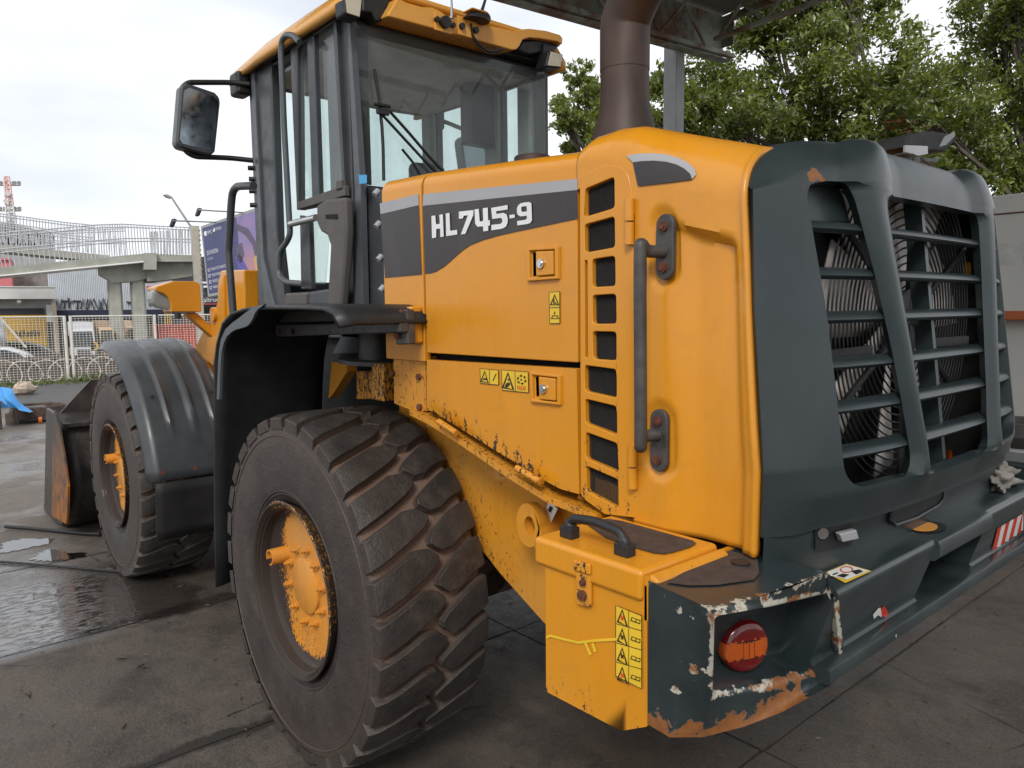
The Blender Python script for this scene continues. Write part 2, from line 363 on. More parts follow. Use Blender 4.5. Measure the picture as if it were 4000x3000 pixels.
def wheel(x, side, steer=0):
    global tyre_proto
    loc = V((x, side*YC, AZ)); rz = 0 if side < 0 else math.pi
    if tyre_proto is None:
        ty = tyre_mesh().build('tyre', 'tyre_rubber', LD, smooth=50, recalc=True,
            attrs={'dust': lambda c: .85 if math.hypot(c.x, c.z) > .668 else .06+.14*sstep(.53, .65, math.hypot(c.x, c.z))})
        tyre_proto = ty
    else:
        ty = tyre_proto.copy(); COL.objects.link(ty)
    ty.parent = LD; ty.location = loc-LD.location; ty.rotation_euler = (0, 0, rz)
    ph = random.random()*.2 if x < -1 else math.radians(0.9)
    for k in range(NB):
        for inner in (0, 1):
            if blk[inner] is None:
                bo = block_mesh(inner).build('tread_block', 'tread_rubber', ty, smooth=35, bevel=.004, seg=1, recalc=True, attrs={'dust': lambda c: sstep(.706, .672, math.hypot(c.x, c.z))*.9*(1-sstep(.21, .223, abs(c.y)))+.10*sstep(.20, .235, abs(c.y))})
                blk[inner] = bo
            else:
                bo = blk[inner].copy(); COL.objects.link(bo); bo.parent = ty
            bo.rotation_euler = (0, -(k*2*math.pi/NB+ph), 0)
    # rim: flange, barrel, dished disc
    r = At(); c = loc; s = side
    prof = [(s*.17, .325), (s*.222, .352), (s*.244, .364), (s*.248, .360), (s*.246, .352), (s*.236, .348), (s*.234, .340), (s*.226, .337), (s*.222, .330), (s*.185, .326), (s*.172, .312), (s*.166, .28), (s*.162, .20), (s*.162, .02)]
    r.lathe(c, (0, 1, 0), prof, 64)
    for k in range(3): r.lathe(c, (0, 1, 0), [(s*(.240-.004*k), .352-.006*k), (s*(.243-.004*k), .350-.006*k), (s*(.240-.004*k), .347-.006*k)], 64)
    dc = (lambda q: (1.25*sstep(-.12, -.27, q.x-x)+.55*sstep(-.02, -.25, q.z-.73)+.25)+(1.0 if math.hypot(q.x-x, q.z-AZ) > .30 else 0))
    rim = r.build('rim', 'rim_paint', LD, smooth=35, recalc=True, attrs={'wear': dc})
    hub = At(); hub.lathe(c, (0, 1, 0), [(s*.162, .118), (s*.174, .116), (s*.178, .110), (s*.178, .0)], 40); hub.build('hub_cover', 'rim_paint', rim, smooth=35, recalc=True)
    for k in range(10):
        a = k*math.pi/5+.2; p = c+V((math.cos(a)*.155, s*.162, math.sin(a)*.155)); n = At()
        n.cyl(p, p+V((0, s*.012, 0)), .017, 12); n.cyl(p+V((0, s*.012, 0)), p+V((0, s*.026, 0)), .013, 6); n.cyl(p+V((0, s*.026, 0)), p+V((0, s*.036, 0)), .007, 8); n.build('wheel_nut', 'rim_paint', rim, smooth=30)
    if side < 0:
        p = c+V((-.20, s*.142, .085)); g_ = At(); A0, A1 = math.radians(30), math.radians(330)
        g_.lathe(p+V((0, s*.02, 0)), (0, s, 0), [(0, .036), (.075, .034), (.075, .028), (0, .028)], 20, A0+1.0, A1+1.0); g_.build('valve_guard', 'rim_paint', rim, smooth=40)
        vs_ = At(); vs_.cyl(p+V((0, s*.02, 0)), p+V((0, s*.075, 0)), .008, 8); vs_.build('valve_stem', 'rim_paint', rim)
for x in (0, -2.9):
    for s in (-1, 1): wheel(x, s)
# axles and chassis
b = At(); b.cyl((0, -.78, AZ), (0, .78, AZ), .17, 20); b.cyl((0, -.25, AZ), (0, .25, AZ), .27, 20); b.build('rear_axle', 'rust_steel', LD)
b = At(); b.cyl((-2.9, -.78, .735), (-2.9, .78, .735), .17, 20); b.cyl((-2.9, -.25, .735), (-2.9, .25, .735), .27, 20); b.build('front_axle', 'rust_steel', LD)
# ------------------------------------------------------------------ rear frame
YF = -.69
fp = PL([(1560, 1500), (1662, 1600), (2000, 1840), (2260, 1985), (2420, 2075), (2470, 2160), (2470, 2560), (2220, 2530), (2130, 2438), (1950, 2235), (1840, 2090), (1700, 1990), (1560, 1990)], y=YF)
def fw(q): return .62*sstep(1.15, .6, q.x)+.22*sstep(1.2, .9, q.z)
b = At()
def sub_plate(b, pts, vec, n=26):
    """flat plate cut into small faces so that wear can follow its outline"""
    bm = bmesh.new(); vs = [bm.verts.new(p) for p in pts]; f = bm.faces.new(vs)
    bmesh.ops.triangulate(bm, faces=[f])
    bmesh.ops.subdivide_edges(bm, edges=bm.edges[:], cuts=3, use_grid_fill=True)
    bm.verts.index_update(); b.add([v.co.copy() for v in bm.verts], [[v.index for v in f.verts] for f in bm.faces]); bm.free()
    n = len(pts); b.add([V(p) for p in pts]+[V(p)+V(vec) for p in pts], [[i, n+i, n+(i+1) % n, (i+1) % n] for i in range(n)])
sub_plate(b, fp, (0, .04, 0)); rear_frame = b.build('rear_frame', 'yellow_frame', LD, smooth=30, recalc=True, attrs={'wear': fw})
b = At(); b.prism([V((p.x, -YF, p.z)) for p in fp], (0, -.04, 0)); b.box((.6, 0, 1.15), (1.9, 1.3, .3)); b.build('rear_frame_inner', 'yellow_frame', LD)
# flange along the top of the frame
fl = PL([(1600, 1600), (1668, 1632), (1800, 1716), (2000, 1852), (2140, 1938), (2240, 1975), (2330, 2010)], y=-.86)
b = At()
for i in range(len(fl)-1):
    p, q = fl[i], fl[i+1]; b.prism([p, q, q-V((0, 0, .022)), p-V((0, 0, .022))], (0, .24, 0))
b.build('frame_flange', 'yellow_worn', rear_frame, smooth=25, attrs={'wear': lambda q: .75})
for (p1, p2) in (((1712, 1645), (1783, 1692)), ((2018, 1828), (2110, 1882))):
    b = At(); p, q = P(*p1, y=-.885), P(*p2, y=-.885); b.cyl(p, q, .011, 12); m_ = (p+q)/2; b.box(m_+V((0, .012, -.008)), ((q-p).length*.9, .02, .01), Matrix.Rotation(math.atan2(p.z-q.z, q.x-p.x), 3, 'Y'))
    b.build('door_hinge', 'yellow_worn', rear_frame, attrs={'wear': lambda q: .8})
# worn plates ahead of the engine bay
b = At(); sub_plate(b, PL([(1537, 1395), (1662, 1392), (1664, 1606), (1612, 1605), (1540, 1575)], y=-.83), (0, .05, 0)); b.build('side_plate', 'yellow_worn', rear_frame, attrs={'wear': lambda q: .72})
for q in ((1537, 1459), (1640, 1472), (1643, 1590)):
    p = P(*q, y=-.83); b = At(); b.cyl(p, p+V((0, -.012, 0)), .013, 10); b.build('plate_bolt', 'bolt_rust', rear_frame)
b = At(); b.prism(PL([(1450, 1420), (1498, 1420), (1500, 1570), (1448, 1560)], y=-.80), (0, .3, 0)); b.build('frame_bracket', 'yellow_frame', rear_frame, bevel=.006, attrs={'wear': lambda q: 1.0})
b = At(); b.prism(PL([(1391, 1450), (1452, 1452), (1452, 1560), (1391, 1560)], y=-.70), (0, .1, 0)); b.build('frame_bracket', 'yellow_frame', rear_frame, bevel=.006, attrs={'wear': lambda q: 1.0})
b = At(); b.prism(PL([(1296, 1415), (1355, 1415), (1357, 1450), (1300, 1540), (1283, 1556)], y=-.72), (0, .05, 0)); b.build('frame_gusset', 'yellow_frame', rear_frame, attrs={'wear': lambda q: .5})
# lifting eye and its sticker
yy = -.80; c = P(2062, 2052, y=yy); b = At()
outer = [c+V((math.cos(a)*.058, 0, math.sin(a)*.074)) for a in [k*2*math.pi/32 for k in range(32)]]
inn = [c+V((.008+math.cos(a)*.026, 0, math.sin(a)*.032)) for a in [k*2*math.pi/24 for k in range(24)]]
b.fill([outer, inn]); b.fill([[p+V((0, .035, 0)) for p in outer], [p+V((0, .035, 0)) for p in inn]])
for lp in (outer, inn):
    n = len(lp); b.add(lp+[p+V((0, .035, 0)) for p in lp], [(k, (k+1) % n, n+(k+1) % n, n+k) for k in range(n)])
b.prism([c+V((.03, .0, .06)), c+V((.085, 0, -.05)), c+V((.03, 0, -.07)), c+V((.052, 0, 0))], (0, .14, 0))
b.build('lifting_eye', 'yellow_worn', rear_frame, smooth=30, recalc=True, attrs={'wear': lambda q: .3})
b = At(); b.face(PL([(2146, 1957), (2178, 1988), (2142, 2064), (2112, 2026)], y=-.745)); b.mat(1)
for q in ([(2128, 2018), (2146, 2034), (2143, 2042), (2124, 2025)], [(2148, 1975), (2160, 1985), (2150, 2003), (2140, 1994)]): b.face(PL(q, y=-.747))
b.build('hook_decal', ['decal_white', 'decal_black'], rear_frame)
# ------------------------------------------------------------------ hood and doors
YH = -.85
def top_z(x): return interp(x, [(.2, 2.352), (.5, 2.343), (1.0, 2.313), (1.30, 2.292), (1.52, 2.285)])
def hood_loft(x0, x1, zb, name, mat='yellow_paint', r=.055, n=8, parent=LD, yhalf=.85, attrs=None, lift=0):
    b = At(); rows = []
    for i in range(n+1):
        x = lerp(x0, x1, i/n); T = top_z(x)+lift; row = []; z0 = zb(x)
        for k in range(7): row.append(V((x, -yhalf, lerp(z0, T-r, k/6))))
        for k in range(1, 8): a = math.radians(90*k/7); row.append(V((x, -yhalf+r-r*math.cos(a), T-r+r*math.sin(a))))
        row += [V((x, -.4, T+.015)), V((x, 0, T+.022))]
        row += [V((p.x, -p.y, p.z)) for p in row[-2::-1]]
        rows.append(row)
    b.grid(rows); return b.build(name, mat, parent, smooth=40, solid=-.03, bevel=.0035, attrs=attrs)
XA, XB, XC, XD = .217, .502, 1.297, 1.512
hood = hood_loft(XA, XB-.008, lambda x: 1.648, 'front_hood')
upper = hood_loft(XB+.006, XC-.006, lambda x: 1.682, 'upper_hood', n=10)
lo = At(); lp = [(1667, 1405), (2252, 1440), (2262, 1930), (2180, 1908), (2000, 1800), (1800, 1675), (1700, 1612), (1668, 1600)]
sub_plate(lo, PL(lp, y=YH), (0, .03, 0))
lower = lo.build('lower_door', 'yellow_paint', LD, smooth=30, recalc=True, bevel=.006, attrs={'wear': lambda q: .95*sstep(.13, .0, plist(q, PL([(2180, 1908), (2000, 1800), (1800, 1675), (1668, 1600)], y=YH)))})
b = At(); b.prism([V((p.x, .85, p.z)) for p in PL(lp, y=YH)], (0, -.03, 0)); b.build('lower_door', 'yellow_paint', LD, bevel=.006)
# dark engine bay behind the panels
b = At(); b.box((.86, 0, 1.84), (1.24, 1.56, .80)); b.box((1.55, 0, 1.74), (.20, 1.56, .84)); b.build('engine_bay', 'cavity', LD)
# stripe decals
def decal(name, px, mat, y, parent, smooth=0, zs=None):
    b = At(); b.fill([PL(zm(px, *zs) if zs else px, y=y)]); return b.build(name, mat, parent, smooth=0)
Z4 = (1400, 600, .6028)
YD = YH-.0025
decal('grey_stripe', [(420, 262), (1419, 163), (1419, 235), (417, 338)], 'stripe_grey', YD, upper, zs=Z4)
decal('dark_stripe', [(417, 340), (1419, 237), (1422, 421), (1200, 468), (1000, 510), (900, 533), (800, 562), (720, 595), (670, 630), (630, 665), (590, 702), (550, 735), (500, 765), (460, 776), (430, 779)], 'stripe_dark', YD, upper, zs=Z4)
decal('grey_stripe', [(138, 322), (388, 262), (391, 334), (143, 392)], 'stripe_grey', YD, hood, zs=Z4)
decal('dark_stripe', [(143, 393), (391, 336), (410, 783), (172, 805)], 'stripe_dark', YD, hood, zs=Z4)
GLY = [[[(473, 404), (498, 401), (503, 458), (528, 455), (524, 397), (547, 393), (553, 537), (531, 541), (530, 485), (505, 488), (503, 544), (477, 548)]],
 [[(566, 388), (590, 384), (595, 500), (639, 494), (641, 524), (569, 535)]],
 [[(651, 376), (746, 366), (744, 400), (693, 520), (664, 524), (710, 399), (684, 402), (676, 420), (651, 423)]],
 [[(752, 362), (780, 358), (786, 440), (809, 437), (806, 354), (838, 350), (841, 433), (852, 431), (853, 465), (842, 467), (841, 500), (809, 504), (808, 471), (772, 474), (757, 455)]],
 [[(860, 352), (966, 333), (967, 362), (893, 373), (894, 391), (940, 384), (960, 394), (968, 420), (966, 450), (955, 474), (930, 487), (862, 497), (862, 462), (922, 455), (932, 444), (932, 425), (922, 416), (868, 424)]],
 [[(978, 398), (1012, 394), (1014, 415), (980, 420)]],
 [[(1027, 355), (1035, 335), (1052, 322), (1080, 316), (1108, 314), (1121, 322), (1125, 430), (1115, 449), (1095, 456), (1030, 465), (1029, 437), (1080, 430), (1092, 422), (1091, 402), (1052, 407), (1034, 398), (1028, 385)], [(1055, 350), (1062, 343), (1090, 340), (1092, 374), (1066, 378), (1057, 374)]]]
for gl in GLY:
    cx = sum(p[0] for p in gl[0])/len(gl[0]); cy = sum(p[1] for p in gl[0])/len(gl[0])
    b = At(); b.fill([PL(zm(lp_, *Z4), y=YD-.003) for lp_ in gl]); b.build('letter', 'letter_white', upper, smooth=0)
# latches: recessed tray with a square flap and a chrome lock
def latch(zx, zy, parent, rows):
    (tl, tr, br, bl) = rows; q = PL([tl, tr, br, bl], y=YH); b = At()
    c = (q[0]+q[1]+q[2]+q[3])/4
    def sh(f, dy, dx=0): return [V((c.x+(p.x-c.x)*f+dx, YH+dy, c.z+(p.z-c.z)*f)) for p in q]
    a0, a1, a2, a3 = sh(1, -.001), sh(.97, -.012), sh(.80, -.012), sh(.76, .0)
    for A, B in ((a0, a1), (a1, a2), (a2, a3)):
        for i in range(4): b.face([A[i], A[(i+1) % 4], B[(i+1) % 4], B[i]])
    b.face(sh(.76, .0)); fr = b.build('latch_tray', 'yellow_paint', parent, smooth=25, bevel=.003, recalc=True, attrs={'wear': lambda q: .25})
    f = sh(.72, -.002); w_ = f[1].x-f[0].x; f[0].x += w_*.26; f[3].x += w_*.26
    b = At(); b.prism(f, (0, -.012, 0)); b.build('latch_flap', 'yellow_paint', parent, bevel=.004)
    k = V((lerp(f[0].x, f[1].x, .36), YH-.014, c.z)); b = At(); b.cyl(k, k+V((0, -.008, 0)), .014, 20); b.cyl(k+V((0, -.008, 0)), k+V((0, -.011, 0)), .009, 16); b.build('lock', 'chrome', parent)
def zp(x, y): return zm([(x, y)], *Z4)[0]
latch(0, 0, upper, [zp(1103, 610), zp(1310, 597), zp(1312, 815), zp(1106, 830)])
latch(0, 0, lower, [zp(1122, 1410), zp(1324, 1432), zp(1324, 1632), zp(1128, 1610)])
# warning decals
def stickers(name, quad, parent, y, marks, zs, mats=('decal_yellow', 'decal_black', 'decal_red', 'decal_white')):
    b = At(); b.mat(1).fill([PL(zm(quad, *zs), y=y)])
    c = (sum(p[0] for p in quad)/4, sum(p[1] for p in quad)/4)
    inset = [(p[0]+(4 if p[0] < c[0] else -4), p[1]+(4 if p[1] < c[1] else -4)) for p in quad]
    b.mat(0).fill([PL(zm(inset, *zs), y=y-.0012)])
    for mi, poly in marks: b.mat(mi).fill([PL(zm(poly, *zs), y=y-.0024)])
    return b.build(name, list(mats), parent, smooth=0)
def tri(cx, cy, w_, h, sk=0):
    o_ = [(cx, cy-h/2), (cx+w_/2, cy+h/2+sk), (cx-w_/2, cy+h/2-sk)]; i = [(cx, cy-h/2+w_*.22), (cx+w_/2-w_*.17, cy+h/2+sk-w_*.09), (cx-w_/2+w_*.17, cy+h/2-sk-w_*.09)]
    return [(1, [o_[0], o_[1], i[1], i[0]]), (1, [o_[1], o_[2], i[2], i[1]]), (1, [o_[2], o_[0], i[0], i[2]])]
def arrowring(cx, cy, r):
    out = []
    for k in range(6):
        a = k*math.pi/3; pts = []
        for (dr, da) in ((-3, 0), (3, 0), (7, .45), (0, .75), (-7, .45)): pts.append((cx+(r+dr)*math.cos(a+da), cy+(r+dr)*math.sin(a+da)))
        out.append((1, pts))
    return out
stickers('pinch_decal', [(1234, 897), (1306, 893), (1307, 1102), (1237, 1103)], upper, YH-.003, tri(1271, 946, 62, 72)+[(1, [(1262, 940), (1268, 938), (1272, 965), (1284, 968), (1283, 974), (1262, 972)]), (1, [(1238, 996), (1306, 995), (1306, 999), (1238, 1000)]), (1, [(1268, 1024), (1274, 1024), (1274, 1034), (1278, 1034), (1271, 1042), (1264, 1034), (1268, 1034)]), (1, [(1252, 1066), (1252, 1053), (1258, 1048), (1288, 1048), (1294, 1053), (1294, 1066), (1289, 1066), (1289, 1056), (1285, 1053), (1261, 1053), (1257, 1056), (1257, 1066)]), (1, [(1243, 1066), (1303, 1066), (1303, 1070), (1243, 1070)])], Z4)
stickers('step_decal', [(786, 1391), (908, 1402), (910, 1501), (789, 1490)], lower, YH-.003, tri(817, 1444, 56, 78, 5)+[(1, [(806, 1462), (814, 1453), (822, 1456), (830, 1454), (832, 1468), (806, 1466)]), (1, [(846, 1397), (849, 1397), (851, 1494), (848, 1494)]), (1, [(868, 1472), (890, 1424), (895, 1427), (873, 1475)])], Z4)
stickers('fan_decal', [(925, 1400), (1101, 1414), (1104, 1551), (930, 1535)], lower, YH-.003, tri(969, 1470, 82, 112, 7)+[(1, [(948, 1512), (956, 1490), (976, 1480), (984, 1494), (966, 1514)]), (1, [(966, 1462), (975, 1458), (980, 1468), (970, 1472)]), (1, [(1012, 1407), (1015, 1407), (1019, 1542), (1016, 1542)]), (1, [(1050, 1460), (1060, 1460), (1060, 1470), (1050, 1470)])]+arrowring(1057, 1465, 26), Z4)
def text(name, body, mat, origin, ux, uy, size, parent, stretch=1.):
    cu = bpy.data.curves.new(name, 'FONT'); cu.body = body; cu.size = 1; cu.resolution_u = 2
    t = bpy.data.objects.new('tmp', cu); COL.objects.link(t); dg = bpy.context.evaluated_depsgraph_get(); me = t.evaluated_get(dg).to_mesh()
    b = At(); ux, uy = V(ux).normalized(), V(uy).normalized()
    b.add([V(origin)+ux*(v.co.x*size*stretch)+uy*(v.co.y*size) for v in me.vertices], [list(p.vertices) for p in me.polygons])
    t.to_mesh_clear() if False else None
    bpy.data.objects.remove(t); o_ = b.build(name, mat, parent, smooth=0); return o_
po = P(*zp(1027, 1533), y=YH-.0056); pu = P(*zp(1090, 1538), y=YH-.0056)
text('decal_word', 'PARAR', 'decal_red', po, pu-po, (0, 0, 1), .0235, lower, .62)
# ------------------------------------------------------------------ rear shell with its top bulge
def shell_T(x): return interp(x, [(1.29, 2.305), (1.33, 2.330), (1.40, 2.342), (1.46, 2.339), (1.56, 2.308), (1.65, 2.280), (1.73, 2.257), (1.80, 2.235), (1.875, 2.210)])
def shell_r(x): return interp(x, [(1.29, .06), (1.36, .09), (1.45, .115), (1.55, .14), (1.875, .15)])
def shell_zb(x): return interp(x, [(1.29, 2.175), (1.36, 2.205), (1.42, 2.215), (1.47, 2.20), (1.497, 2.15), (1.508, 2.08), (1.5095, 1.245)])
b = At(); rows = []; xs = [1.29, 1.30, 1.315, 1.33, 1.35, 1.375, 1.40, 1.42, 1.44, 1.46, 1.475, 1.487, 1.497, 1.504, 1.508, 1.5095]+[1.515+.36*i/40 for i in range(41)]
pockets = [P(2602, 965, y=YH), P(2578, 1720, y=YH)]
def XE(z): return interp(z, [(1.2, 1.900), (1.45, 1.903), (1.83, 1.858), (2.0, 1.840), (2.2, 1.820)])
def xm(x, z): return x if x <= 1.515 else 1.515+(x-1.515)*(XE(z)-.014-1.515)/.36
def tapf(x, z): return .042*sstep(1.45, 2.15, z)*sstep(1.52, 1.86, x)
for x in xs:
    T, r = shell_T(xm(x, 2.2)), shell_r(x); z0 = shell_zb(x); side = []; nz_ = 60
    for k in range(nz_+1):
        z = lerp(z0, T-r, k/nz_); off = 0.
        # pressed-in field below the shoulder line
        off += .030*sstep(1.60, 1.72, x)*sstep(2.075-.30*(x-1.6), 2.050-.30*(x-1.6), z)*(1-sstep(1.815, 1.845, x))
        for c in pockets:
            dz = max(0, abs(z-c.z)-.055); dd = math.hypot(x-c.x, dz); off += .012*sstep(.05, .034, dd)
        off -= .010*sstep(1.85, 1.87, x)
        side.append(V((xm(x, z), -.852+off+tapf(xm(x, z), z), z)))
    arc = []
    xa = xm(x, 2.2)
    for k in range(1, 13): a = math.radians(90*k/12); arc.append(V((lerp(side[-1].x, xa, k/12), side[-1].y+r-r*math.cos(a), T-r+r*math.sin(a))))
    half = side+arc+[V((xa, -.35, T+.006)), V((xa, 0, T+.01))]
    rows.append(half+[V((p.x, -p.y, p.z)) for p in half[-2::-1]])
b.grid(rows); shell = b.build('rear_shell', 'yellow_paint', LD, smooth=45, solid=-.025)
Z5 = (2200, 500, .5425)
def on_shell(px, py, off=.003):
    y = YH
    for _ in range(6):
        q = P(px, py, y=y); T, r = shell_T(q.x), shell_r(q.x); tap = tapf(q.x, q.z); yb = -.852+tap
        h = q.z-(T-r); y = yb-off if h <= 0 else yb+r-math.sqrt(max(1e-6, r*r-min(h, r*.95)**2))-off
    return P(px, py, y=y)
def shell_decal(name, top, bot, mat, off, n=14):
    b = At(); rows = []
    for j in range(5):
        rows.append([])
        for i in range(n+1):
            t = i/n*(len(top)-1); k = min(int(t), len(top)-2); f = t-k
            a = (lerp(top[k][0], top[k+1][0], f), lerp(top[k][1], top[k+1][1], f)); c = (lerp(bot[k][0], bot[k+1][0], f), lerp(bot[k][1], bot[k+1][1], f))
            q = (lerp(a[0], c[0], j/4), lerp(a[1], c[1], j/4)); rows[-1].append(on_shell(*q, off))
    b.grid(rows); return b.build(name, mat, shell, smooth=40)
tp = zm([(453, 198), (520, 186), (640, 181), (740, 189), (830, 215), (900, 250), (945, 295), (957, 335)], *Z5); md = zm([(500, 247), (560, 238), (650, 234), (740, 242), (815, 262), (870, 290), (915, 330), (928, 368)], *Z5)
bo_ = zm([(537, 418), (600, 411), (660, 404), (720, 397), (780, 390), (840, 382), (890, 376), (926, 370)], *Z5)
shell_decal('swoosh_grey', tp, md, 'stripe_grey', .004); shell_decal('swoosh_dark', md, bo_, 'stripe_dark', .004)
# grab handle
def stad(cx, cz, w_, h, y, th, n=8):
    pts = []
    for k in range(n+1): a = math.pi*k/n; pts.append(V((cx+w_/2*math.cos(a), y, cz+h/2-w_/2+w_/2*math.sin(a))))
    for k in range(n+1): a = math.pi+math.pi*k/n; pts.append(V((cx+w_/2*math.cos(a), y, cz-h/2+w_/2+w_/2*math.sin(a))))
    return pts
for c in pockets:
    b = At(); b.prism(stad(c.x, c.z, .056, .168, YH+.008, .01), (0, -.016, 0)); b.build('handle_plate', 'bracket_black', shell, bevel=.003)
    for s in (-1, 1):
        b = At(); p = V((c.x-.002, YH-.008, c.z+s*.052)); b.cyl(p, p+V((0, -.008, 0)), .0135, 12); b.cyl(p+V((0, -.008, 0)), p+V((0, -.012, 0)), .009, 6); b.build('handle_bolt', 'bolt_rust', shell)
a1, a2 = pockets; q1, q2 = P(2500, 1100, y=-.93), P(2503, 1640, y=-.93)
b = At(); b.tube(fil([a1+V((-.003, -.005, -.012)), V((a1.x-.02, -.905, a1.z-.012)), q1+V((0, 0, .10)), q1, q2, q2+V((0, 0, -.08)), V((a2.x-.02, -.905, a2.z+.015)), a2+V((-.003, -.005, .015))], .07, 6), .0165, 14)
b.build('grab_handle', 'bracket_black', LD, smooth=60)
# ------------------------------------------------------------------ slatted side door with mesh panes
Zs = Z5; Z7 = (2200, 1300, .5425)
dt = zm([(117, 348), (275, 272), (330, 263), (400, 272), (445, 305), (470, 350), (490, 430), (500, 500)], *Z5)
db = zm([(528, 1335), (300, 1310), (135, 1190), (124, 1150)], *Z7)
outl = [PL(dt+db, y=YH-.004)]
rowsA = [[(155, 440), (366, 352), (368, 574), (155, 640)], [(154, 695), (368, 637), (371, 858), (154, 898)], [(208, 945), (371, 920), (374, 1137), (208, 1146)], [(210, 1205), (378, 1195), (381, 1408), (212, 1411)], [(211, 1464), (380, 1468), (381, 1674), (214, 1664)]]
rowsB = [[(153, 233), (381, 264), (383, 470), (157, 420)], [(158, 476), (383, 530), (386, 737), (160, 650)], [(162, 715), (388, 797), (397, 1005), (164, 905)], [(165, 958), (392, 1056), (396, 1262), (168, 1140)]]
slot = zm([(152, 955), (172, 955), (175, 1650), (155, 1652)], *Z5)
wins = [zm(q, *Z5) for q in rowsA]+[zm(q, *Z7) for q in rowsB]
def rquad(q, r=.18, n=4):
    out = []
    for i in range(4):
        a, p, c = V(q[i-1]), V(q[i]), V(q[(i+1) % 4])
        rr = r*min((a-p).length, (c-p).length)*.5; A = p+(a-p).normalized()*rr; B = p+(c-p).normalized()*rr
        for k in range(n+1): t = k/n; out.append(A*(1-t)**2+p*2*t*(1-t)+B*t*t)
    return out
b = At(); holes = [rquad(PL(q, y=YH-.004), .28) for q in wins]+[PL(slot, y=YH-.004)]
b.fill(outl+holes); fr_n = len(b.v); 
for lp_ in outl+holes:
    n = len(lp_); b.add(lp_+[p+V((0, .022, 0)) for p in lp_], [(k, (k+1) % n, n+(k+1) % n, n+k) for k in range(n)])
side_door = b.build('louvre_door', 'yellow_paint', LD, smooth=30, recalc=True, bevel=.004, attrs={'wear': lambda q: .75*sstep(1.8, 1.3, q.z)})
def mesh_pane(q, y, parent):
    b = At(); p = PL(q, y=y); a, c_, d_, e = p
    b.mat(0).face([v+V((0, .03, 0)) for v in p]); b.mat(1)
    nx, nz2 = 22, 18
    for i in range(nx+1):
        t = i/nx; u, v = a.lerp(c_, t), e.lerp(d_, t); b.tube([u, v], .0011, 4, cap=False)
    for j in range(nz2+1):
        t = j/nz2; u, v = a.lerp(e, t), c_.lerp(d_, t); b.tube([u, v], .0011, 4, cap=False)
    b.build('mesh_pane', ['cavity', 'mesh_black'], parent, smooth=0)
for q in wins: mesh_pane(q, YH+.012, side_door)
b = At(); b.face([v for v in PL(slot, y=YH+.016)]); b.build('slot_back', 'cavity', side_door)
b = At(); b.face(PL(zm([(230, 1040), (396, 1100), (396, 1262), (230, 1190)], *Z7), y=YH+.014)); b.build('filter_plate', 'yellow_worn', side_door)
for (p1, p2) in (((476, 510), (476, 840)), ):
    a, c_ = P(*zm([p1], *Z5)[0], y=YH-.012), P(*zm([p2], *Z5)[0], y=YH-.012); b = At(); b.cyl(a, c_.lerp(a, .52), .0135, 14); b.cyl(c_, a.lerp(c_, .52), .0135, 14); b.build('door_hinge', 'yellow_paint', side_door)
a, c_ = P(*zm([(498, 812)], *Z7)[0], y=YH-.012), P(*zm([(500, 1120)], *Z7)[0], y=YH-.012); b = At(); b.cyl(a, c_.lerp(a, .52), .0135, 14); b.cyl(c_, a.lerp(c_, .52), .0135, 14); b.build('door_hinge', 'yellow_paint', side_door)
# filler between door and frame (sill below the door)
b = At(); b.prism(PL([(2262, 1930), (2300, 1985), (2485, 2030), (2485, 2120), (2300, 2075), (2240, 1985)], y=-.80), (0, .1, 0)); b.build('door_sill', 'yellow_worn', rear_frame, attrs={'wear': lambda q: .5})
# ------------------------------------------------------------------ exhaust, pre-cleaner
b = At(); ex = P(2440, 400, y=0); cx = ex.x
prof = [(2.30, .150), (2.50, .140), (2.58, .122), (2.64, .104), (2.72, .099), (2.81, .099)]
b.lathe((cx, 0, 0), (0, 0, 1), prof, 32)
ring0 = [V((cx+.099*math.cos(a), .099*math.sin(a), 2.95)) for a in [2*math.pi*k/32 for k in range(32)]]
pth = fil([V((cx, 0, 2.80)), V((cx, 0, 2.99)), V((cx+.065, -.012, 3.075)), V((cx+.13, -.02, 3.125))], .03, 2)
b.tube(pth, .101, 32, cap=False); b.tube([p for p in pth[::-1]], .094, 32, cap=False)
b.build('exhaust_stack', 'exhaust_steel', LD, smooth=50)
b = At(); e = pth[-1]; dd = (pth[-1]-pth[-2]).normalized(); b.cyl(e-dd*.10, e-dd*.09, .096, 32); b.build('exhaust_throat', 'cavity', LD)
pc = P(2080, 600, y=-.05); b = At(); b.lathe((pc.x, -.05, 0), (0, 0, 1), [(2.2, .085), (2.53, .085), (2.535, .08), (2.535, 0)], 28); b.build('precleaner', 'exhaust_steel', LD, smooth=40)
# ------------------------------------------------------------------ rear grille
def X0(z): return 2.036-.124*(z-1.381)
def YE(z): return interp(z, [(1.2, .852), (1.45, .852), (1.83, .832), (2.0, .815), (2.15, .80), (2.3, .77)])
def gx(s, z): return X0(z)-(X0(z)-XE(z))*(.30*s*s+.70*abs(s)**5)
def gsurf(s, z):
    """rear face; above the brow it rolls forward to the hood top"""
    zz = z; xo = 0
    if z > 2.14:
        t = min(1., (z-2.14)/.36); a = t*math.radians(86); xo = -.10*(1-math.cos(a)); zz = 2.14+.135*math.sin(a)
        if t >= 1: xo -= (z-2.50)
    k = sstep(2.05, 2.30, z); zz -= .085*k*abs(s)**6
    return V((gx(s, min(zz, 2.15))+xo, s*YE(zz), zz))
def unproj_g(px, py, off=0.):
    x = 1.96
    for _ in range(12):
        q = P(px, py, x=x); z = max(1.2, min(2.14, q.z)); x = .5*x+.5*(gx(max(-1, min(1, q.y/YE(z))), z)+off)
    return P(px, py, x=x)
def sz(px, py): q = unproj_g(px, py); return (q.y/YE(q.z), q.z)
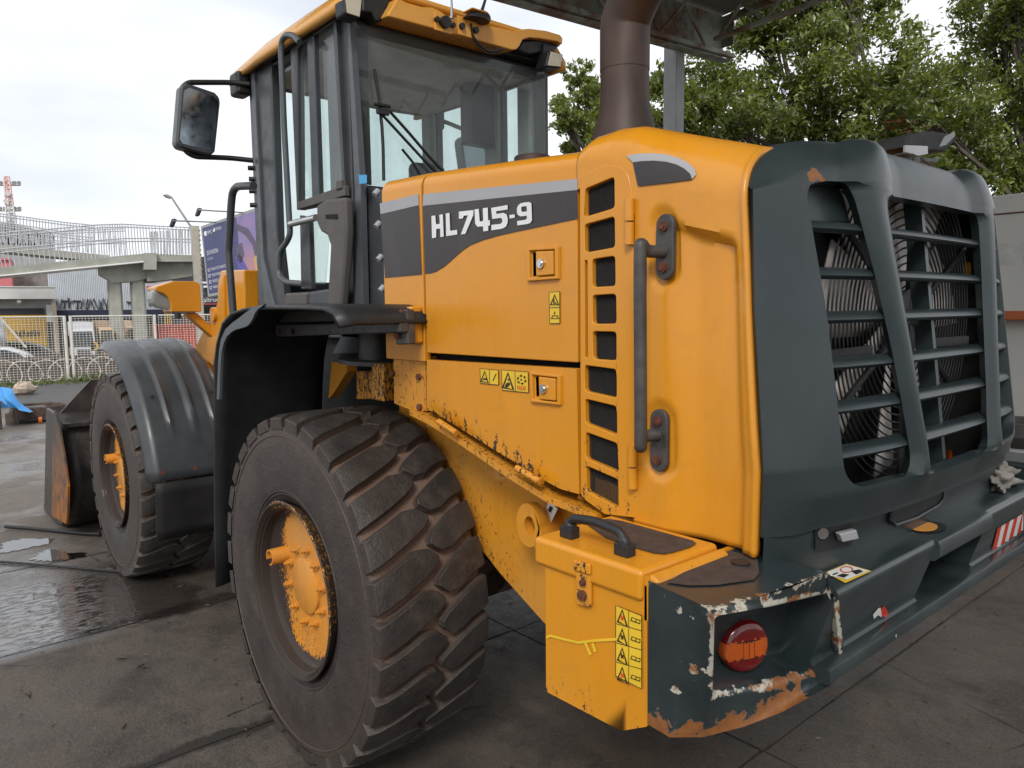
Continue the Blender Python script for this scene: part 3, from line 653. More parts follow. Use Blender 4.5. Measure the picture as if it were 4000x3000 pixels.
R5 = (2900, 500, .663); R6 = (2900, 1500, .663)
def tabz(pts): return sorted([(z, s) for s, z in (sz(*p) for p in pts)])
ta = tabz([(3142, 700), (3172, 885), (3228, 1209), (3268, 1540), (3291, 1765), (3298, 1871)])
tb = tabz([(3325, 720), (3364, 871), (3424, 1097), (3483, 1362), (3528, 1600), (3563, 1818)])
tcn = tabz([(3457, 785), (3470, 898), (3500, 1083), (3527, 1249), (3553, 1408), (3583, 1600), (3603, 1699), (3619, 1812)])
ZTL, ZBL = sz(3220, 679)[1], sz(3420, 1890)[1]; ZTC, ZBC = sz(3640, 795)[1], sz(3720, 1825)[1]
def rnd(z, zb, zt, r):
    d = min(z-zb, zt-z)
    return 0 if d >= r else (r-math.sqrt(max(0, r*r-(r-max(0, d))**2)))
zsl = [1.235+.0]; 
lv = sorted(set([1.295, 1.30, 1.31, ZBL, ZBC, ZTL, ZTC]+[ZBL+.01*k for k in range(1, 8)]+[ZBC+.01*k for k in range(1, 6)]+[ZTL-.01*k for k in range(1, 8)]+[ZTC-.01*k for k in range(1, 6)]+[1.4+.045*k for k in range(14)]+[2.14+.03*k for k in range(0, 13)]))
lv = [z for z in lv if z >= 1.295]
lv = [z for i, z in enumerate(lv) if i == 0 or z-lv[i-1] > 1e-4]
seg = [8, 6, 5, 10, 5, 6, 8]
b = At(); rows = []; meta = []
for z in lv:
    a, bb, c = interp(z, ta), interp(z, tb), interp(z, tcn)
    if z > 2.12: f = sstep(2.12, 2.5, z); bb = lerp(bb, -.52, f); c = lerp(c, -.40, f)
    ra = rnd(z, ZBL, ZTL, .07)/.83 if ZBL <= z <= ZTL else .07/.83
    rc = rnd(z, ZBC, ZTC, .05)/.83 if ZBC <= z <= ZTC else .05/.83
    a2, b2 = a+ra, bb-ra*.8; c2 = c+rc
    if z < ZBL: a2, b2, c2 = a+.08, bb-.07, c+.06
    br = [-1, a2, b2, c2, -c2, -b2, -a2, 1]; row = []
    for i in range(7):
        for k in range(seg[i]+(1 if i == 6 else 0)):
            s = lerp(br[i], br[i+1], k/seg[i]); p = gsurf(s, z)
            if i in (2, 4):
                h = 1-abs(2*k/seg[i]-1); p.x += .026*min(1, h*1.8)*sstep(1.30, 1.42, z)*(1-sstep(2.36, 2.46, z)); p.z += .02*min(1, h*1.8)*sstep(2.2, 2.34, z)*(1-sstep(2.40, 2.50, z))
            if z < ZBL-.001: p.x -= .03*sstep(ZBL, 1.29, z)*(1-sstep(.8, .95, abs(s)))
            row.append(p)
    rows.append(row)
base = 0; n = len(rows[0]); vsx = [p for r in rows for p in r]; fs = []
cum = [0]
for q in seg: cum.append(cum[-1]+q)
for j in range(len(lv)-1):
    zc = (lv[j]+lv[j+1])/2
    for k in range(n-1):
        i = next(i for i in range(7) if cum[i] <= k < cum[i+1])
        if i in (1, 5) and ZBL < zc < ZTL: continue
        if i == 3 and ZBC < zc < ZTC: continue
        fs.append((j*n+k, j*n+k+1, (j+1)*n+k+1, (j+1)*n+k))
GR_ = gsurf(-.80, 2.17); b.add(vsx, fs); grille = b.build('grille', 'grille_paint', LD, smooth=55, solid=.035, bevel=.004, recalc=False, attrs={'wear': lambda q: .42*sstep(.075, .015, (q-GR_).length), 'rust': lambda q: 1.})
GRX = 0
BARS = [2.037, 1.921, 1.811, 1.695, 1.587, 1.474]
for z in BARS:
    b = At(); a = interp(z, ta)-.02; rws = []; m = 40
    for i in range(m+1):
        s = lerp(a, -a, i/m); q = gsurf(s, z); q.x -= .030; rg = []
        for k in range(10):
            t = 2*math.pi*k/10; rg.append(q+V((.028*math.cos(t), 0, .0145*math.sin(t)-.006*math.cos(t))))
        rws.append(rg)
    b.grid(rws, closed=True); b.build('grille_bar', 'grille_paint', grille, smooth=60)
# centre upright behind the bars
b = At(); pts = [gsurf(.0, z)+V((-.045, .0, 0)) for z in [ZBC-.02+.03*k for k in range(28)]]
for i in range(len(pts)-1): b.prism([pts[i]+V((0, -.011, 0)), pts[i+1]+V((0, -.011, 0)), pts[i+1]+V((0, .011, 0)), pts[i]+V((0, .011, 0))], (-.05, 0, 0))
b.build('grille_upright', 'grille_paint', grille)
# black strips painting the shade in the shell gap; cavity, fan
for sg in (-1, 1):
    b = At(); rows = []
    for k in range(15):
        z = lerp(1.26, 2.12, k/14); rows.append([V((XE(z)+.004, sg*(YE(z)-.045), z)), V((XE(z)-.05, sg*(YE(z)-.03), z))])
    b.grid(rows); b.build('gap_shade', 'cavity', LD)
b = At(); b.face([V((1.70, -.77, 1.2)), V((1.70, .77, 1.2)), V((1.70, .77, 2.2)), V((1.70, -.77, 2.2))])
for sg in (-1, 1): b.face([V((1.70, sg*.77, 1.2)), V((1.70, sg*.77, 2.2)), V((1.78, sg*.77, 2.2)), V((1.82, sg*.77, 1.9)), V((1.88, sg*.77, 1.2))])
b.face([V((1.70, -.74, 2.17)), V((1.78, -.74, 2.17)), V((1.78, .74, 2.17)), V((1.70, .74, 2.17))])
b.face([V((1.66, -.80, 1.21)), V((1.92, -.80, 1.21)), V((1.92, .80, 1.21)), V((1.66, .80, 1.21))]); b.build('radiator_cavity', 'cavity_grey', LD)
b = At(); b.prism([unproj_g(*q, -.05) for q in ((3125, 700), (3235, 690), (3300, 760), (3330, 875), (3160, 875))], (-.03, 0, 0)); b.build('inner_panel', 'grille_paint', grille, bevel=.01)
FC = V((1.845, .05, 1.79))
b = At()
for k in range(19):
    r = .085+.0235*k; b.tube([FC+V((0, r*math.cos(t), r*math.sin(t))) for t in [2*math.pi*i/48 for i in range(48)]], .0030, 5, closed=True)
for k in range(6):
    t = k*math.pi/3+.5; b.tube([FC+V((.004, 0, 0)), FC+V((.004, .5*math.cos(t), .5*math.sin(t)))], .011, 6)
b.cyl(FC+V((.0, 0, 0)), FC+V((.012, 0, 0)), .10, 30); b.build('fan_guard', 'fan_wire', LD, smooth=50)
fan = At(); fan.cyl(FC+V((-.10, 0, 0)), FC+V((-.02, 0, 0)), .095, 24); fan = fan.build('fan_hub', 'fan_wire', LD)
for k in range(7):
    t = 2*math.pi*k/7+.25; u, w_ = V((0, math.cos(t), math.sin(t))), V((0, -math.sin(t), math.cos(t))); c0 = FC+V((-.06, 0, 0)); rows = []
    for i in range(7):
        r = lerp(.08, .48, i/6); wd = lerp(.06, .14, i/6); rows.append([c0+u*r+w_*(wd*q)+V((-.03*q+.01*(1-q*q), 0, 0)) for q in (-1, -.5, 0, .5, 1)])
    b = At(); b.grid(rows); b.build('fan_blade', 'fan_blade', fan, solid=.006)
for (p1, p2) in (((3180, 1375), (3410, 1348)), ((3640, 1320), (3785, 1312))): b = At(); b.prism([P(*p1, x=1.88), P(*p2, x=1.88), P(*p2, x=1.88)-V((0, 0, .03)), P(*p1, x=1.88)-V((0, 0, .03))], (-.01, 0, 0)); b.build('guard_strap', 'fan_wire', LD)
b = At(); b.cyl(P(3708, 1760, x=1.9), P(3710, 1825, x=1.9), .009, 10); b.build('warning_peg', 'lens_orange', LD)
# skirt below the grille, with latch and plate
def skx(s): return 1.905+.048*(1-abs(s)**7)
b = At(); rows = []
for k in range(41):
    s = lerp(-1, 1, k/40); rows.append([V((skx(s)-.002, s*.850, 1.325)), V((skx(s), s*.850, 1.28)), V((skx(s)-.004, s*.848, 1.22)), V((skx(s)-.012, s*.846, 1.150))])
b.grid(rows); skirt = b.build('grille_skirt', 'grille_paint', LD, smooth=50)
def sk(px, py, off=.004):
    x = 1.9
    for _ in range(10):
        q = P(px, py, x=x); s = max(-1, min(1, q.y/.85)); x = .5*x+.5*(skx(s)+off)
    return P(px, py, x=x)
b = At(); b.fill([[sk(*q) for q in zm(rrect(1035, 700, 320, 150, 30), *R6)]] if False else [[sk(*q) for q in zm([(885, 690), (1020, 640), (1150, 580), (1195, 572), (1200, 600), (1185, 670), (1150, 715), (1020, 790), (900, 830), (875, 815), (872, 720)], *R6)]])
b.build('number_plate', 'black_plastic', skirt, smooth=0)
b = At(); b.tube([sk(*q, .006) for q in zm([(885, 690), (1020, 640), (1195, 572), (1185, 670), (1150, 715), (1020, 790), (900, 830), (872, 800)], *R6)], .006, 8, closed=True); b.build('plate_rim', 'grille_paint', skirt)
b = At(); b.fill([[sk(*q) for q in zm([(430, 775), (640, 740), (660, 900), (640, 950), (430, 985)], *R6)]]); b.build('latch_recess', 'black_plastic', skirt, smooth=0)
b = At(); b.prism([sk(*q, .006) for q in zm([(540, 870), (640, 845), (655, 900), (560, 920)], *R6)], (.02, -.01, .0)); b.build('latch_pull', 'stripe_grey', skirt, bevel=.004)
p = sk(*zm([(458, 872)], *R6)[0], .0); b = At(); b.cyl(p, p+V((.012, -.008, 0)), .014, 18); b.build('lock', 'chrome', skirt)
# work lamp on the brow, with dry leaves on top
p = P(3560, 560, x=1.80); b = At(); bx = V((1.795, p.y, p.z))
lq = {k: P(*v, x=1.80) for k, v in dict(a=(3535, 575), b=(3552, 522), c=(3640, 508), d=(3733, 524), e=(3738, 545), f=(3695, 592), g=(3600, 592)).items()}
b.prism([lq['a'], lq['b'], lq['c'], lq['d'], lq['e'], lq['f'], lq['g']], (-.11, .02, 0)); lamp = b.build('work_lamp', 'mudflap', LD, bevel=.012, seg=3)
b = At(); b.prism([P(*q, x=1.815) for q in zm([(945, 105), (1075, 110), (1075, 160), (1010, 172), (945, 150)], *R5)], (.012, -.005, 0)); b.build('lamp_bracket', 'stripe_grey', lamp, bevel=.003)
b = At(); b.prism([P(*q, x=1.80) for q in zm([(945, 170), (1160, 180), (1150, 200), (980, 190)], *R5)], (-.08, .02, -.03)); b.build('lamp_foot', 'black_plastic', lamp)
b = At(); b.fill([[P(*q, x=1.822) for q in zm([(1160, 110), (1190, 50), (1250, 20), (1255, 45), (1200, 100)], *R5)]]); b.build('lamp_lens', 'lamp_glass', lamp, smooth=0)
b = At()
for k in range(70):
    q = V((1.80-random.random()*.12, lerp(lq['b'].y, lq['d'].y, random.random()*.85), lq['c'].z+.012+random.random()*.012)); d_ = V((random.uniform(-1, 1), random.uniform(-1, 1), random.uniform(-.3, .3)))*.02; e_ = V((-d_.y, d_.x, random.uniform(-.01, .01)))*.3
    b.face([q-d_, q+e_, q+d_, q-e_])
dl = b.build('dry_leaves', 'bolt_rust', None, smooth=0); tag(dl, 'clump of dry brown leaves on the work lamp above the grille', 'leaves', kind='stuff')
# ------------------------------------------------------------------ counterweight (rear bumper)
ZB, ZT, ZM = .90, 1.235, 1.165
def bumper_wear(q):
    w_ = 0.
    w_ = max(w_, .62*sstep(.10, .0, q.z-ZB)*sstep(-.60, -.85, q.y)); w_ = max(w_, .34*sstep(.05, .0, pseg(q, T_[0], T_[1])), .42*sstep(.055, 0., plist(q, T_[1:])))
    for bc_, br_ in WB: w_ = max(w_, .55*sstep(br_, br_*.2, (q-bc_).length))
    for lp_ in OPN: w_ = max(w_, .50*sstep(.042, .004, plist(q, lp_)))
    w_ = max(w_, .30*sstep(.03, 0, abs(q.z-(ZB+.012)))*sstep(-.9, .5, q.y) if q.y > -.75 else 0)
    return w_
def bumper_rust(q): return sstep(.10, .0, q.z-ZB)*sstep(-.5, -.7, q.y)+.25
# plan curves: bottom and top of the left end block
Bc = [V((1.80, -1.145, ZB)), V((1.914, -1.095, ZB)), V((1.955, -1.00, ZB+.005)), V((1.988, -.90, ZB+.015)), V((2.015, -.76, ZB+.03))]; BM0 = V((1.866, -1.150, ZB)); TM0 = V((1.90, -1.160, ZT))
T_ = [V((1.80, -1.145, ZT)), V((1.985, -1.175, ZT)), V((2.012, -1.06, ZT)), V((2.030, -.95, ZT)), V((2.037, -.80, ZT))]
oTL, oTR, oBR, oBL = P(2795, 2412, x=2.005), P(3255, 2318, x=2.028), P(3283, 2590, x=1.99), P(2792, 2712, x=1.945)
oTM, oBM = P(3020, 2375, x=2.022), P(3020, 2672, x=1.972)
WB = [(P(x_, y_, y=-1.15), r_) for x_, y_, r_ in ((2700, 2620, .03), (2655, 2575, .028), (2640, 2695, .03), (2600, 2330, .03), (2660, 2370, .03), (2720, 2420, .03), (2640, 2430, .012))]
OPN = [[oTL, oTM, oTR, oBR, oBM, oBL, oTL]]
def bumper_half(sgn):
    b = At(); m = (lambda p: V((p.x, p.y*(-sgn)+(.10 if sgn > 0 else 0), p.z)))   # sgn=-1 keeps the left side, +1 mirrors
    f = (lambda *a: b.patch(*[m(p) for p in a[:4]], *a[4:]))
    t0, t1, t2, t3, t4 = T_; b0, b1, b2, b3, b4 = Bc; b4b = V((2.018, -.73, ZB+.032))
    f(b0, BM0, TM0, t0, 8, 18); f(BM0, b1, t1, TM0, 8, 18)                                     # end face
    f(b1, oBL, oTL, t1, 6, 14) if False else f(b1, oBL, oTL, t1, 6, 14)                                    # corner beside the opening
    f(b1, b2, oBM, oBL, 10, 10); f(b2, b3, oBR, oBM, 10, 10)       # below the opening
    f(oTL, oTM, t2, t1, 10, 7); f(oTM, oTR, t3, t2, 10, 7); f(oTR, P(3275, 2325, x=2.03), t4, t3, 4, 7)
    f(b3, b4b, P(3300, 2590, x=1.99), oBR, 8, 10); f(oBR, P(3300, 2590, x=1.99), P(3275, 2325, x=2.03), oTR, 3, 12)
    # pocket
    dv = V((-.10, .03, .0)); I = [oTL+dv, oTM+dv, oTR+dv, oBR+dv+V((0, 0, .012)), oBM+dv+V((0, 0, .012)), oBL+dv+V((0, 0, .012))]; O = [oTL, oTM, oTR, oBR, oBM, oBL]
    for i in range(6): f(O[i], O[(i+1) % 6], I[(i+1) % 6], I[i], 10 if i not in (2, 5) else 14, 6)
    f(I[5], I[4], I[1], I[0], 10, 14); f(I[4], I[3], I[2], I[1], 10, 14)
    # top of the end block and its inner step
    f(t0, t1, V((1.985, -.80, ZT)), V((1.80, -.80, ZT)), 8, 16); f(t1, t2, t4, V((1.985, -.80, ZT)), 8, 8)
    f(V((1.80, -.80, ZT)), t4, t4+V((0, .02, ZM-ZT)), V((1.80, -.78, ZM)), 8, 4)
    return b, m
bu, _ = bumper_half(-1)
bump = bu.build('counterweight', 'counterweight_paint', LD, smooth=60, recalc=True, relax=3, attrs={'wear': bumper_wear, 'rust': bumper_rust})
b = At(); b.box((1.90, 1.01, (ZB+ZT)/2), (.25, .24, ZT-ZB)); b.build('counterweight_end', 'counterweight_paint', LD, bevel=.02, seg=3)
# centre beam: section swept along y, notch for the tow pin in the middle
sec = [(1.62, ZM), (2.005, ZM), (2.016, ZM-.003), (2.022, ZM-.010), (2.023, ZM-.022), (1.972, .985), (1.970, .975), (1.978, .969), (2.008, .977), (2.018, .973), (2.021, .966), (2.021, .940), (2.015, .933), (1.80, .925)]
def beam(y0, y1, dx=0, nn=26, s2=sec):
    b = At(); rows = []
    for k in range(nn+1):
        y = lerp(y0, y1, k/nn); rows.append([V((x+(dx if x > 1.9 and z > ZB+.06 else 0), y, z)) for x, z in s2])
    b.grid(rows); b.face(rows[0]); b.face(rows[-1][::-1]); return b
def cw(q): return .22*sstep(.03, .0, abs(q.z-.95))+.15*sstep(.015, 0, abs(q.z-ZM))*(1 if q.x > 2 else 0)
nl, nr = P(3619, 2230, x=2.0).y, P(3830, 2100, x=2.0).y
beam(-.738, nl).build('counterweight_beam', 'counterweight_paint', bump, smooth=40, attrs={'wear': cw, 'rust': lambda q: .2})
beam(nr, .90).build('counterweight_beam', 'counterweight_paint', bump, smooth=40, attrs={'wear': cw, 'rust': lambda q: .2})
sec2 = [(1.62, ZM), (2.01, ZM), (2.028, ZM-.006), (2.034, ZM-.02), (2.034, ZM-.05), (2.02, ZM-.065), (1.90, ZM-.07), (1.62, ZM-.07)]
beam(nl, nr, 0, 12, sec2).build('tow_tongue', 'counterweight_paint', bump, smooth=40, attrs={'wear': lambda q: .1, 'rust': lambda q: .1})
sec3 = [(1.62, .970), (1.978, .970), (2.008, .977), (2.018, .973), (2.021, .966), (2.021, .940), (2.015, .933), (1.62, .925)]
beam(nl, nr, 0, 12, sec3).build('tow_sill', 'counterweight_paint', bump, smooth=40, attrs={'wear': cw, 'rust': lambda q: .3})
b = At(); b.box((1.70, 0, (ZB+ZM)/2), (.2, 1.5, ZM-ZB-.02)); b.build('counterweight_core', 'cavity', bump)
hc = P(3626, 2062, z=ZM); b = At(); ring = [hc+V((.055*math.cos(t)*.8, .075*math.sin(t), .0035)) for t in [2*math.pi*k/28 for k in range(28)]]; b.face(ring); b.build('pin_hole', 'cavity', bump, smooth=0)
b = At(); pr = [hc+V((-.012+.038*math.cos(t), -.012+.055*math.sin(t), .006)) for t in [2*math.pi*k/24 for k in range(24)]]; b.prism(pr, (0, 0, -.004)); b.build('tow_pin', 'yellow_paint', bump)
# brown grip pad and plug on the end block, and on the battery lid
b = At(); b.face(PL([(2600, 2275), (2725, 2205), (2850, 2150), (2958, 2180), (2965, 2240), (2945, 2265), (2800, 2285), (2690, 2287)], z=ZT+.003)); b.build('grip_pad', 'pad_brown', bump, smooth=0)
p = P(2893, 2203, z=ZT+.003); b = At(); b.cyl(p, p+V((0, 0, .006)), .022, 20); b.build('plug', 'black_plastic', bump)
# tail lamp, empty lamp socket
nvec = V((.93, -.36, .04)).normalized()
def lampdisc(name, px, py, x, r, h, mat, seg_=28, parent=None):
    c = P(px, py, x=x); b = At(); b.lathe(c, nvec, [(0, r), (h*.5, r), (h*.85, r*.86), (h, r*.5), (h, 0)], seg_); return b.build(name, mat, parent or bump, smooth=50), c
u_ = nvec.cross(V((0, 0, 1))).normalized(); w2 = u_.cross(nvec).normalized()
tcn_ = P(2893, 2512, x=1.895); b = At(); LR, LH = .062, .032
prof_l = [(0, LR), (LH*.45, LR), (LH*.6, LR*.985), (LH*.75, LR*.94), (LH*.88, LR*.84), (LH*.95, LR*.68), (LH*.985, LR*.45), (LH, LR*.22), (LH, .0005)]
b.lathe(tcn_, nvec, prof_l, 48)
for fi, f_ in enumerate(b.f):
    cz = sum(((V(b.v[k])-tcn_).dot(w2) for k in f_))/len(f_); b.mi[fi] = 1 if -.026 < cz < .016 else 0
tl_ = b.build('tail_lamp', ['lens_red', 'lens_orange'], bump, smooth=50)
for cz in (.016, -.026):
    b = At(); hw_ = math.sqrt(LR*LR-cz*cz)*.93; b.tube([tcn_+w2*cz+u_*(hw_*t)+nvec*(LH*(1.0-.55*t**4)+.0005) for t in [k/6-1 for k in range(13)]], .0012, 5); b.build('lens_seam', 'decal_black', tl_)
for k in range(5):
    b = At(); t = -.6+.3*k; hw_ = .02; b.tube([tcn_+u_*(LR*t*.8)+w2*z_+nvec*(LH*(1.01-.5*abs(t)**3)) for z_ in (-.022, 0, .013)], .0009, 4); b.build('lens_rib', 'lens_red', tl_)
c = P(3088, 2500, x=1.895); b = At(); b.lathe(c, nvec, [(.0, .056), (.004, .058), (.008, .056)], 32); b.lathe(c, nvec, [(.006, .0), (.006, .034)], 24); so = b.build('lamp_socket', 'cavity', bump)
b = At(); b.cyl(c+nvec*.008, c+nvec*.02+V((0, 0, -.012)), .020, 10); b.build('bulb_holder', 'bolt_rust', so)
b = At(); b.tube([c+nvec*.02+u_*t*.018+w2*(.012-.02*t*t) for t in (-1, -.5, 0, .5, 1)], .004, 6); b.build('loose_wire', 'letter_white', so)
# bumper sticker, reflective stripes
Z6 = R6
b = At(); b.mat(0).fill([PL(zm([(487, 1110), (612, 1059), (762, 1102), (607, 1172)], *Z6), z=ZM+.003)]); b.mat(1).fill([PL(zm([(500, 1108), (612, 1064), (748, 1100), (618, 1152), (520, 1130)], *Z6), z=ZM+.0042)]); b.mat(2)
for q in ([(530, 1120), (560, 1108), (564, 1114), (536, 1126)], [(556, 1130), (590, 1116), (630, 1122), (600, 1140)], [(640, 1100), (690, 1092), (712, 1104), (670, 1122)]): b.fill([PL(zm(q, *Z6), z=ZM+.0054)])
b.mat(3)
ce = V(zm([(614, 1092)], *Z6)[0]); b.fill([PL([(ce.x+26*math.cos(t), ce.y+13*math.sin(t)) for t in [k*math.pi/8 for k in range(16)]], z=ZM+.0054), PL([(ce.x+21*math.cos(t), ce.y+10*math.sin(t)) for t in [k*math.pi/8 for k in range(16)]], z=ZM+.0054)])
b.build('caution_decal', ['decal_yellow', 'decal_white', 'decal_black', 'decal_red'], bump, smooth=0)
def face_x(px, py, off=.003):
    x = 1.99
    for _ in range(10):
        q = P(px, py, x=x); x = .5*x+.5*(interp(q.z, [(.985, 1.972), (ZM-.022, 2.023)])+off)
    return P(px, py, x=x)
for i in range(8):
    x0, x1 = 1478+i*24, 1478+(i+1)*24
    q = [(x0+26, 850-i*14), (x1+26, 836-i*14), (x1-6, 972-i*16), (x0-6, 980-i*16)]
    q = [(min(a, 1655), bb) for a, bb in q]
    b = At(); b.fill([[face_x(*p_) for p_ in zm(q, *Z6)]]); b.build('hazard_stripe', 'decal_red' if i % 2 == 0 else 'decal_white', bump, smooth=0)
b = At(); b.mat(0).fill([[face_x(*p_) for p_ in zm([(770, 1360), (800, 1322), (815, 1318), (822, 1375), (800, 1362), (775, 1385)], *Z6)]]); b.mat(1).fill([[face_x(*p_) for p_ in zm([(815, 1330), (835, 1306), (862, 1350), (845, 1374), (820, 1366)], *Z6)]]); b.build('sticker_scrap', ['decal_white', 'decal_red'], bump, smooth=0)
# ------------------------------------------------------------------ battery box
YBX = -1.14; LZ = 1.255
bl = P(2129, 2165, y=YBX); c1, c2, c3, c4, c5, c6 = PL([(2131, 2150), (2526, 2290), (2530, 2838), (2426, 2855), (2140, 2705), (2133, 2690)], y=YBX)
b = At(); sub_plate(b, [c1, c2, c3, c4, c5, c6], (0, .30, 0))
box = b.build('battery_box', 'yellow_paint', LD, smooth=30, recalc=True, bevel=.006, attrs={'wear': lambda q: .85*sstep(.15, .0, q.z-.85)*(.6+.4*math.sin(q.x*40))+.6*sstep(.03, 0, abs(q.z-1.21))+.15})
b = At(); b.prism([V((1.425, YBX-.012, LZ)), V((1.785, YBX-.012, LZ)), V((1.785, YBX-.012, LZ-.075)), V((1.425, YBX-.012, LZ-.075))], (0, .30, 0)); lid = b.build('battery_lid', 'yellow_paint', box, bevel=.014, seg=3, attrs={'wear': lambda q: .2})
b = At(); b.face(PL(zm([(590, 222), (650, 196), (720, 190), (800, 203), (1000, 258), (1215, 318), (1238, 335), (1200, 358), (1100, 388), (1050, 398), (990, 393), (870, 360), (700, 300)], 1900, 1900, .663), z=LZ+.0025)); b.build('lid_pad', 'pad_brown', lid, smooth=0)
hp = [P(*q, z=LZ) for q in zm([(490, 300), (815, 405)], 1900, 1900, .663)]
a, c = hp; d_ = (c-a).normalized(); b = At()
pth_ = fil([a+V((0, 0, .0)), a+V((0, 0, .052))+d_*.004, a.lerp(c, .5)+V((0, 0, .062)), c+V((0, 0, .052))-d_*.004, c], .028, 5)
b.tube(pth_, [.017]*3+[.0125]*(len(pth_)-6)+[.017]*3, 10)
for q in (a, c): b.prism([q+d_*(sx*.022)+V((0, sy*.016, 0)) for sx, sy in ((-1, -1), (1, -1), (1, 1), (-1, 1))], (0, 0, .03))
b.build('lid_handle', 'black_plastic', lid, smooth=45, bevel=.003)
b = At(); b.prism(PL(zm([(545, 500), (630, 515), (630, 705), (600, 703), (552, 690), (543, 670)], 1900, 1900, .663), y=YBX-.001), (0, -.012, 0)); b.prism(PL(zm([(525, 430), (622, 455), (622, 520), (525, 490)], 1900, 1900, .663), y=YBX-.012), (0, -.008, 0)); b.build('box_latch', 'yellow_worn', box, bevel=.004, attrs={'wear': lambda q: .85})
for q in ((575, 565), (572, 640)):
    p = P(*zm([q], 1900, 1900, .663)[0], y=YBX-.012); b = At(); b.cyl(p, p+V((0, -.01, 0)), .008 if q[1] < 600 else .013, 12); b.build('latch_bolt', 'bolt_rust', box)
Z3 = (1900, 1900, .663); mk = []
for r_ in range(4):
    y0 = 705+r_*113
    mk += tri(800, y0+62, 66, 92, 14)+[(1, [(836, y0+20), (839, y0+20), (839, y0+130), (836, y0+130)])]
    mk += [(1, [(762, y0+101), (918, y0+145), (918, y0+149), (762, y0+105)])] if r_ < 3 else []
    mk += [(1, [(850, y0+82), (878, y0+92), (905, y0+102), (905, y0+107), (878, y0+98), (850, y0+87)]), (1, [(848, y0+86), (856, y0+64), (860, y0+66), (852, y0+90)]), (1, [(876, y0+96), (880, y0+74), (884, y0+76), (880, y0+98)]), (1, [(856, y0+64), (880, y0+74), (880, y0+78), (856, y0+68)]), (1, [(880, y0+76), (908, y0+82), (905, y0+104), (901, y0+103), (903, y0+86), (880, y0+80)])]
    mk += [(2 if r_ in (0, 3) else 1, [(790, y0+60), (800, y0+48), (797, y0+64), (812, y0+60), (806, y0+74), (812, y0+86), (800, y0+80), (790, y0+86), (794, y0+74)])]
stickers('battery_decal', [(760, 700), (916, 760), (916, 1194), (760, 1120)], box, YBX-.004, mk, Z3)
b = At(); sc_ = PL(zm([(352, 893), (375, 880), (450, 900), (540, 921), (650, 908), (760, 902), (915, 903)], *Z3), y=YBX-.004)
for i in range(len(sc_)-1): b.face([sc_[i]+V((0, 0, .004)), sc_[i+1]+V((0, 0, .004)), sc_[i+1]-V((0, 0, .003)), sc_[i]-V((0, 0, .003))])
for q in ([(575, 925), (590, 920), (622, 990), (606, 996)], [(617, 925), (632, 922), (650, 972), (634, 978)]): b.face(PL(zm(q, *Z3), y=YBX-.004))
b.build('scratch', 'decal_yellow', box, smooth=0)
b = At(); b.prism(PL([(2530, 2240), (2562, 2262), (2575, 2292), (2580, 2862), (2545, 2848), (2533, 2838)], y=-1.143), (0, .28, 0)); b.build('box_flange', 'yellow_worn', LD, bevel=.01, attrs={'wear': lambda q: .5})
b = At(); b.prism([V((1.785, -1.14, ZT+.004)), V((1.80, -1.14, ZT+.004)), V((1.80, -.80, ZT+.004)), V((1.785, -.80, ZT+.004))], (0, 0, -.1)); b.build('end_trim', 'yellow_paint', LD)
# near-black block: the shade under the rear body put into its colour
b = At(); b.box((1.30, 0, 1.12), (.9, 1.28, .2)); b.build('belly_shade_box', 'cavity', LD)
# rag lying on the right end of the bumper
b = At(); rc_ = P(3862, 1915, z=ZM); rows = []
for j in range(25):
    t = math.pi*j/24; row = []
    for i in range(60):
        a = 2*math.pi*i/60; d_ = V((math.sin(t)*math.cos(a), math.sin(t)*math.sin(a), math.cos(t)))
        n_ = .22*math.sin(5*a+3*math.sin(2*t))+.16*math.sin(9*a-6*t)+.12*math.sin(7*t+4*a)+.08*math.sin(17*a+5*t); tail = max(0, d_.y)
        r_ = (1+n_)*(1+.5*tail); row.append(rc_+V((d_.x*.055*r_*(1-.25*tail), .03+d_.y*.11*r_, max(.004, .032+d_.z*.050*r_*(1-.45*tail)+.02*max(0, -d_.y)))))
    rows.append(row)
b.grid(rows, closed=True); rg = b.build('rag', 'rag_cloth', None, smooth=70); tag(rg, 'crumpled grey rag lying on the rear bumper of the loader', 'rag')
# ------------------------------------------------------------------ cab
YS = -.63; XR = -.41
def side(name, px, th, mat, parent, y=YS, **k):
    b = At(); b.prism(PL(px, y=y), (0, th, 0)); return b.build(name, mat, parent, **k)
def box6(x0, x1, y0, y1, z0, z1): return (((x0+x1)/2, (y0+y1)/2, (z0+z1)/2), (abs(x1-x0), abs(y1-y0), abs(z1-z0)))
b = At()
b.box(*box6(-.62, -.40, -.64, -.585, 1.75, 3.195))          # rear left post
b.box(*box6(-.55, -.40, .585, .64, 1.75, 3.195))            # rear right post
b.box(*box6(-1.58, -1.44, .585, .64, 1.75, 3.195)); b.box(*box6(-.86, -.76, .59, .64, 1.75, 3.17))
b.box(*box6(-1.58, -1.40, -.64, -.585, 1.75, 3.195))
b.box(*box6(-1.58, -.40, -.64, .64, 3.175, 3.197)); b.box(*box6(-1.58, -.40, -.60, .60, 1.70, 1.76))
b.box(*box6(-.45, -.40, -.585, .585, 1.76, 2.44)); b.box(*box6(-1.58, -1.54, -.585, .585, 1.76, 2.02)); b.box(*box6(-1.58, -.45, .585, .63, 1.76, 2.20))
cab = b.build('cab', 'cab_paint', LD, bevel=.012, seg=2)
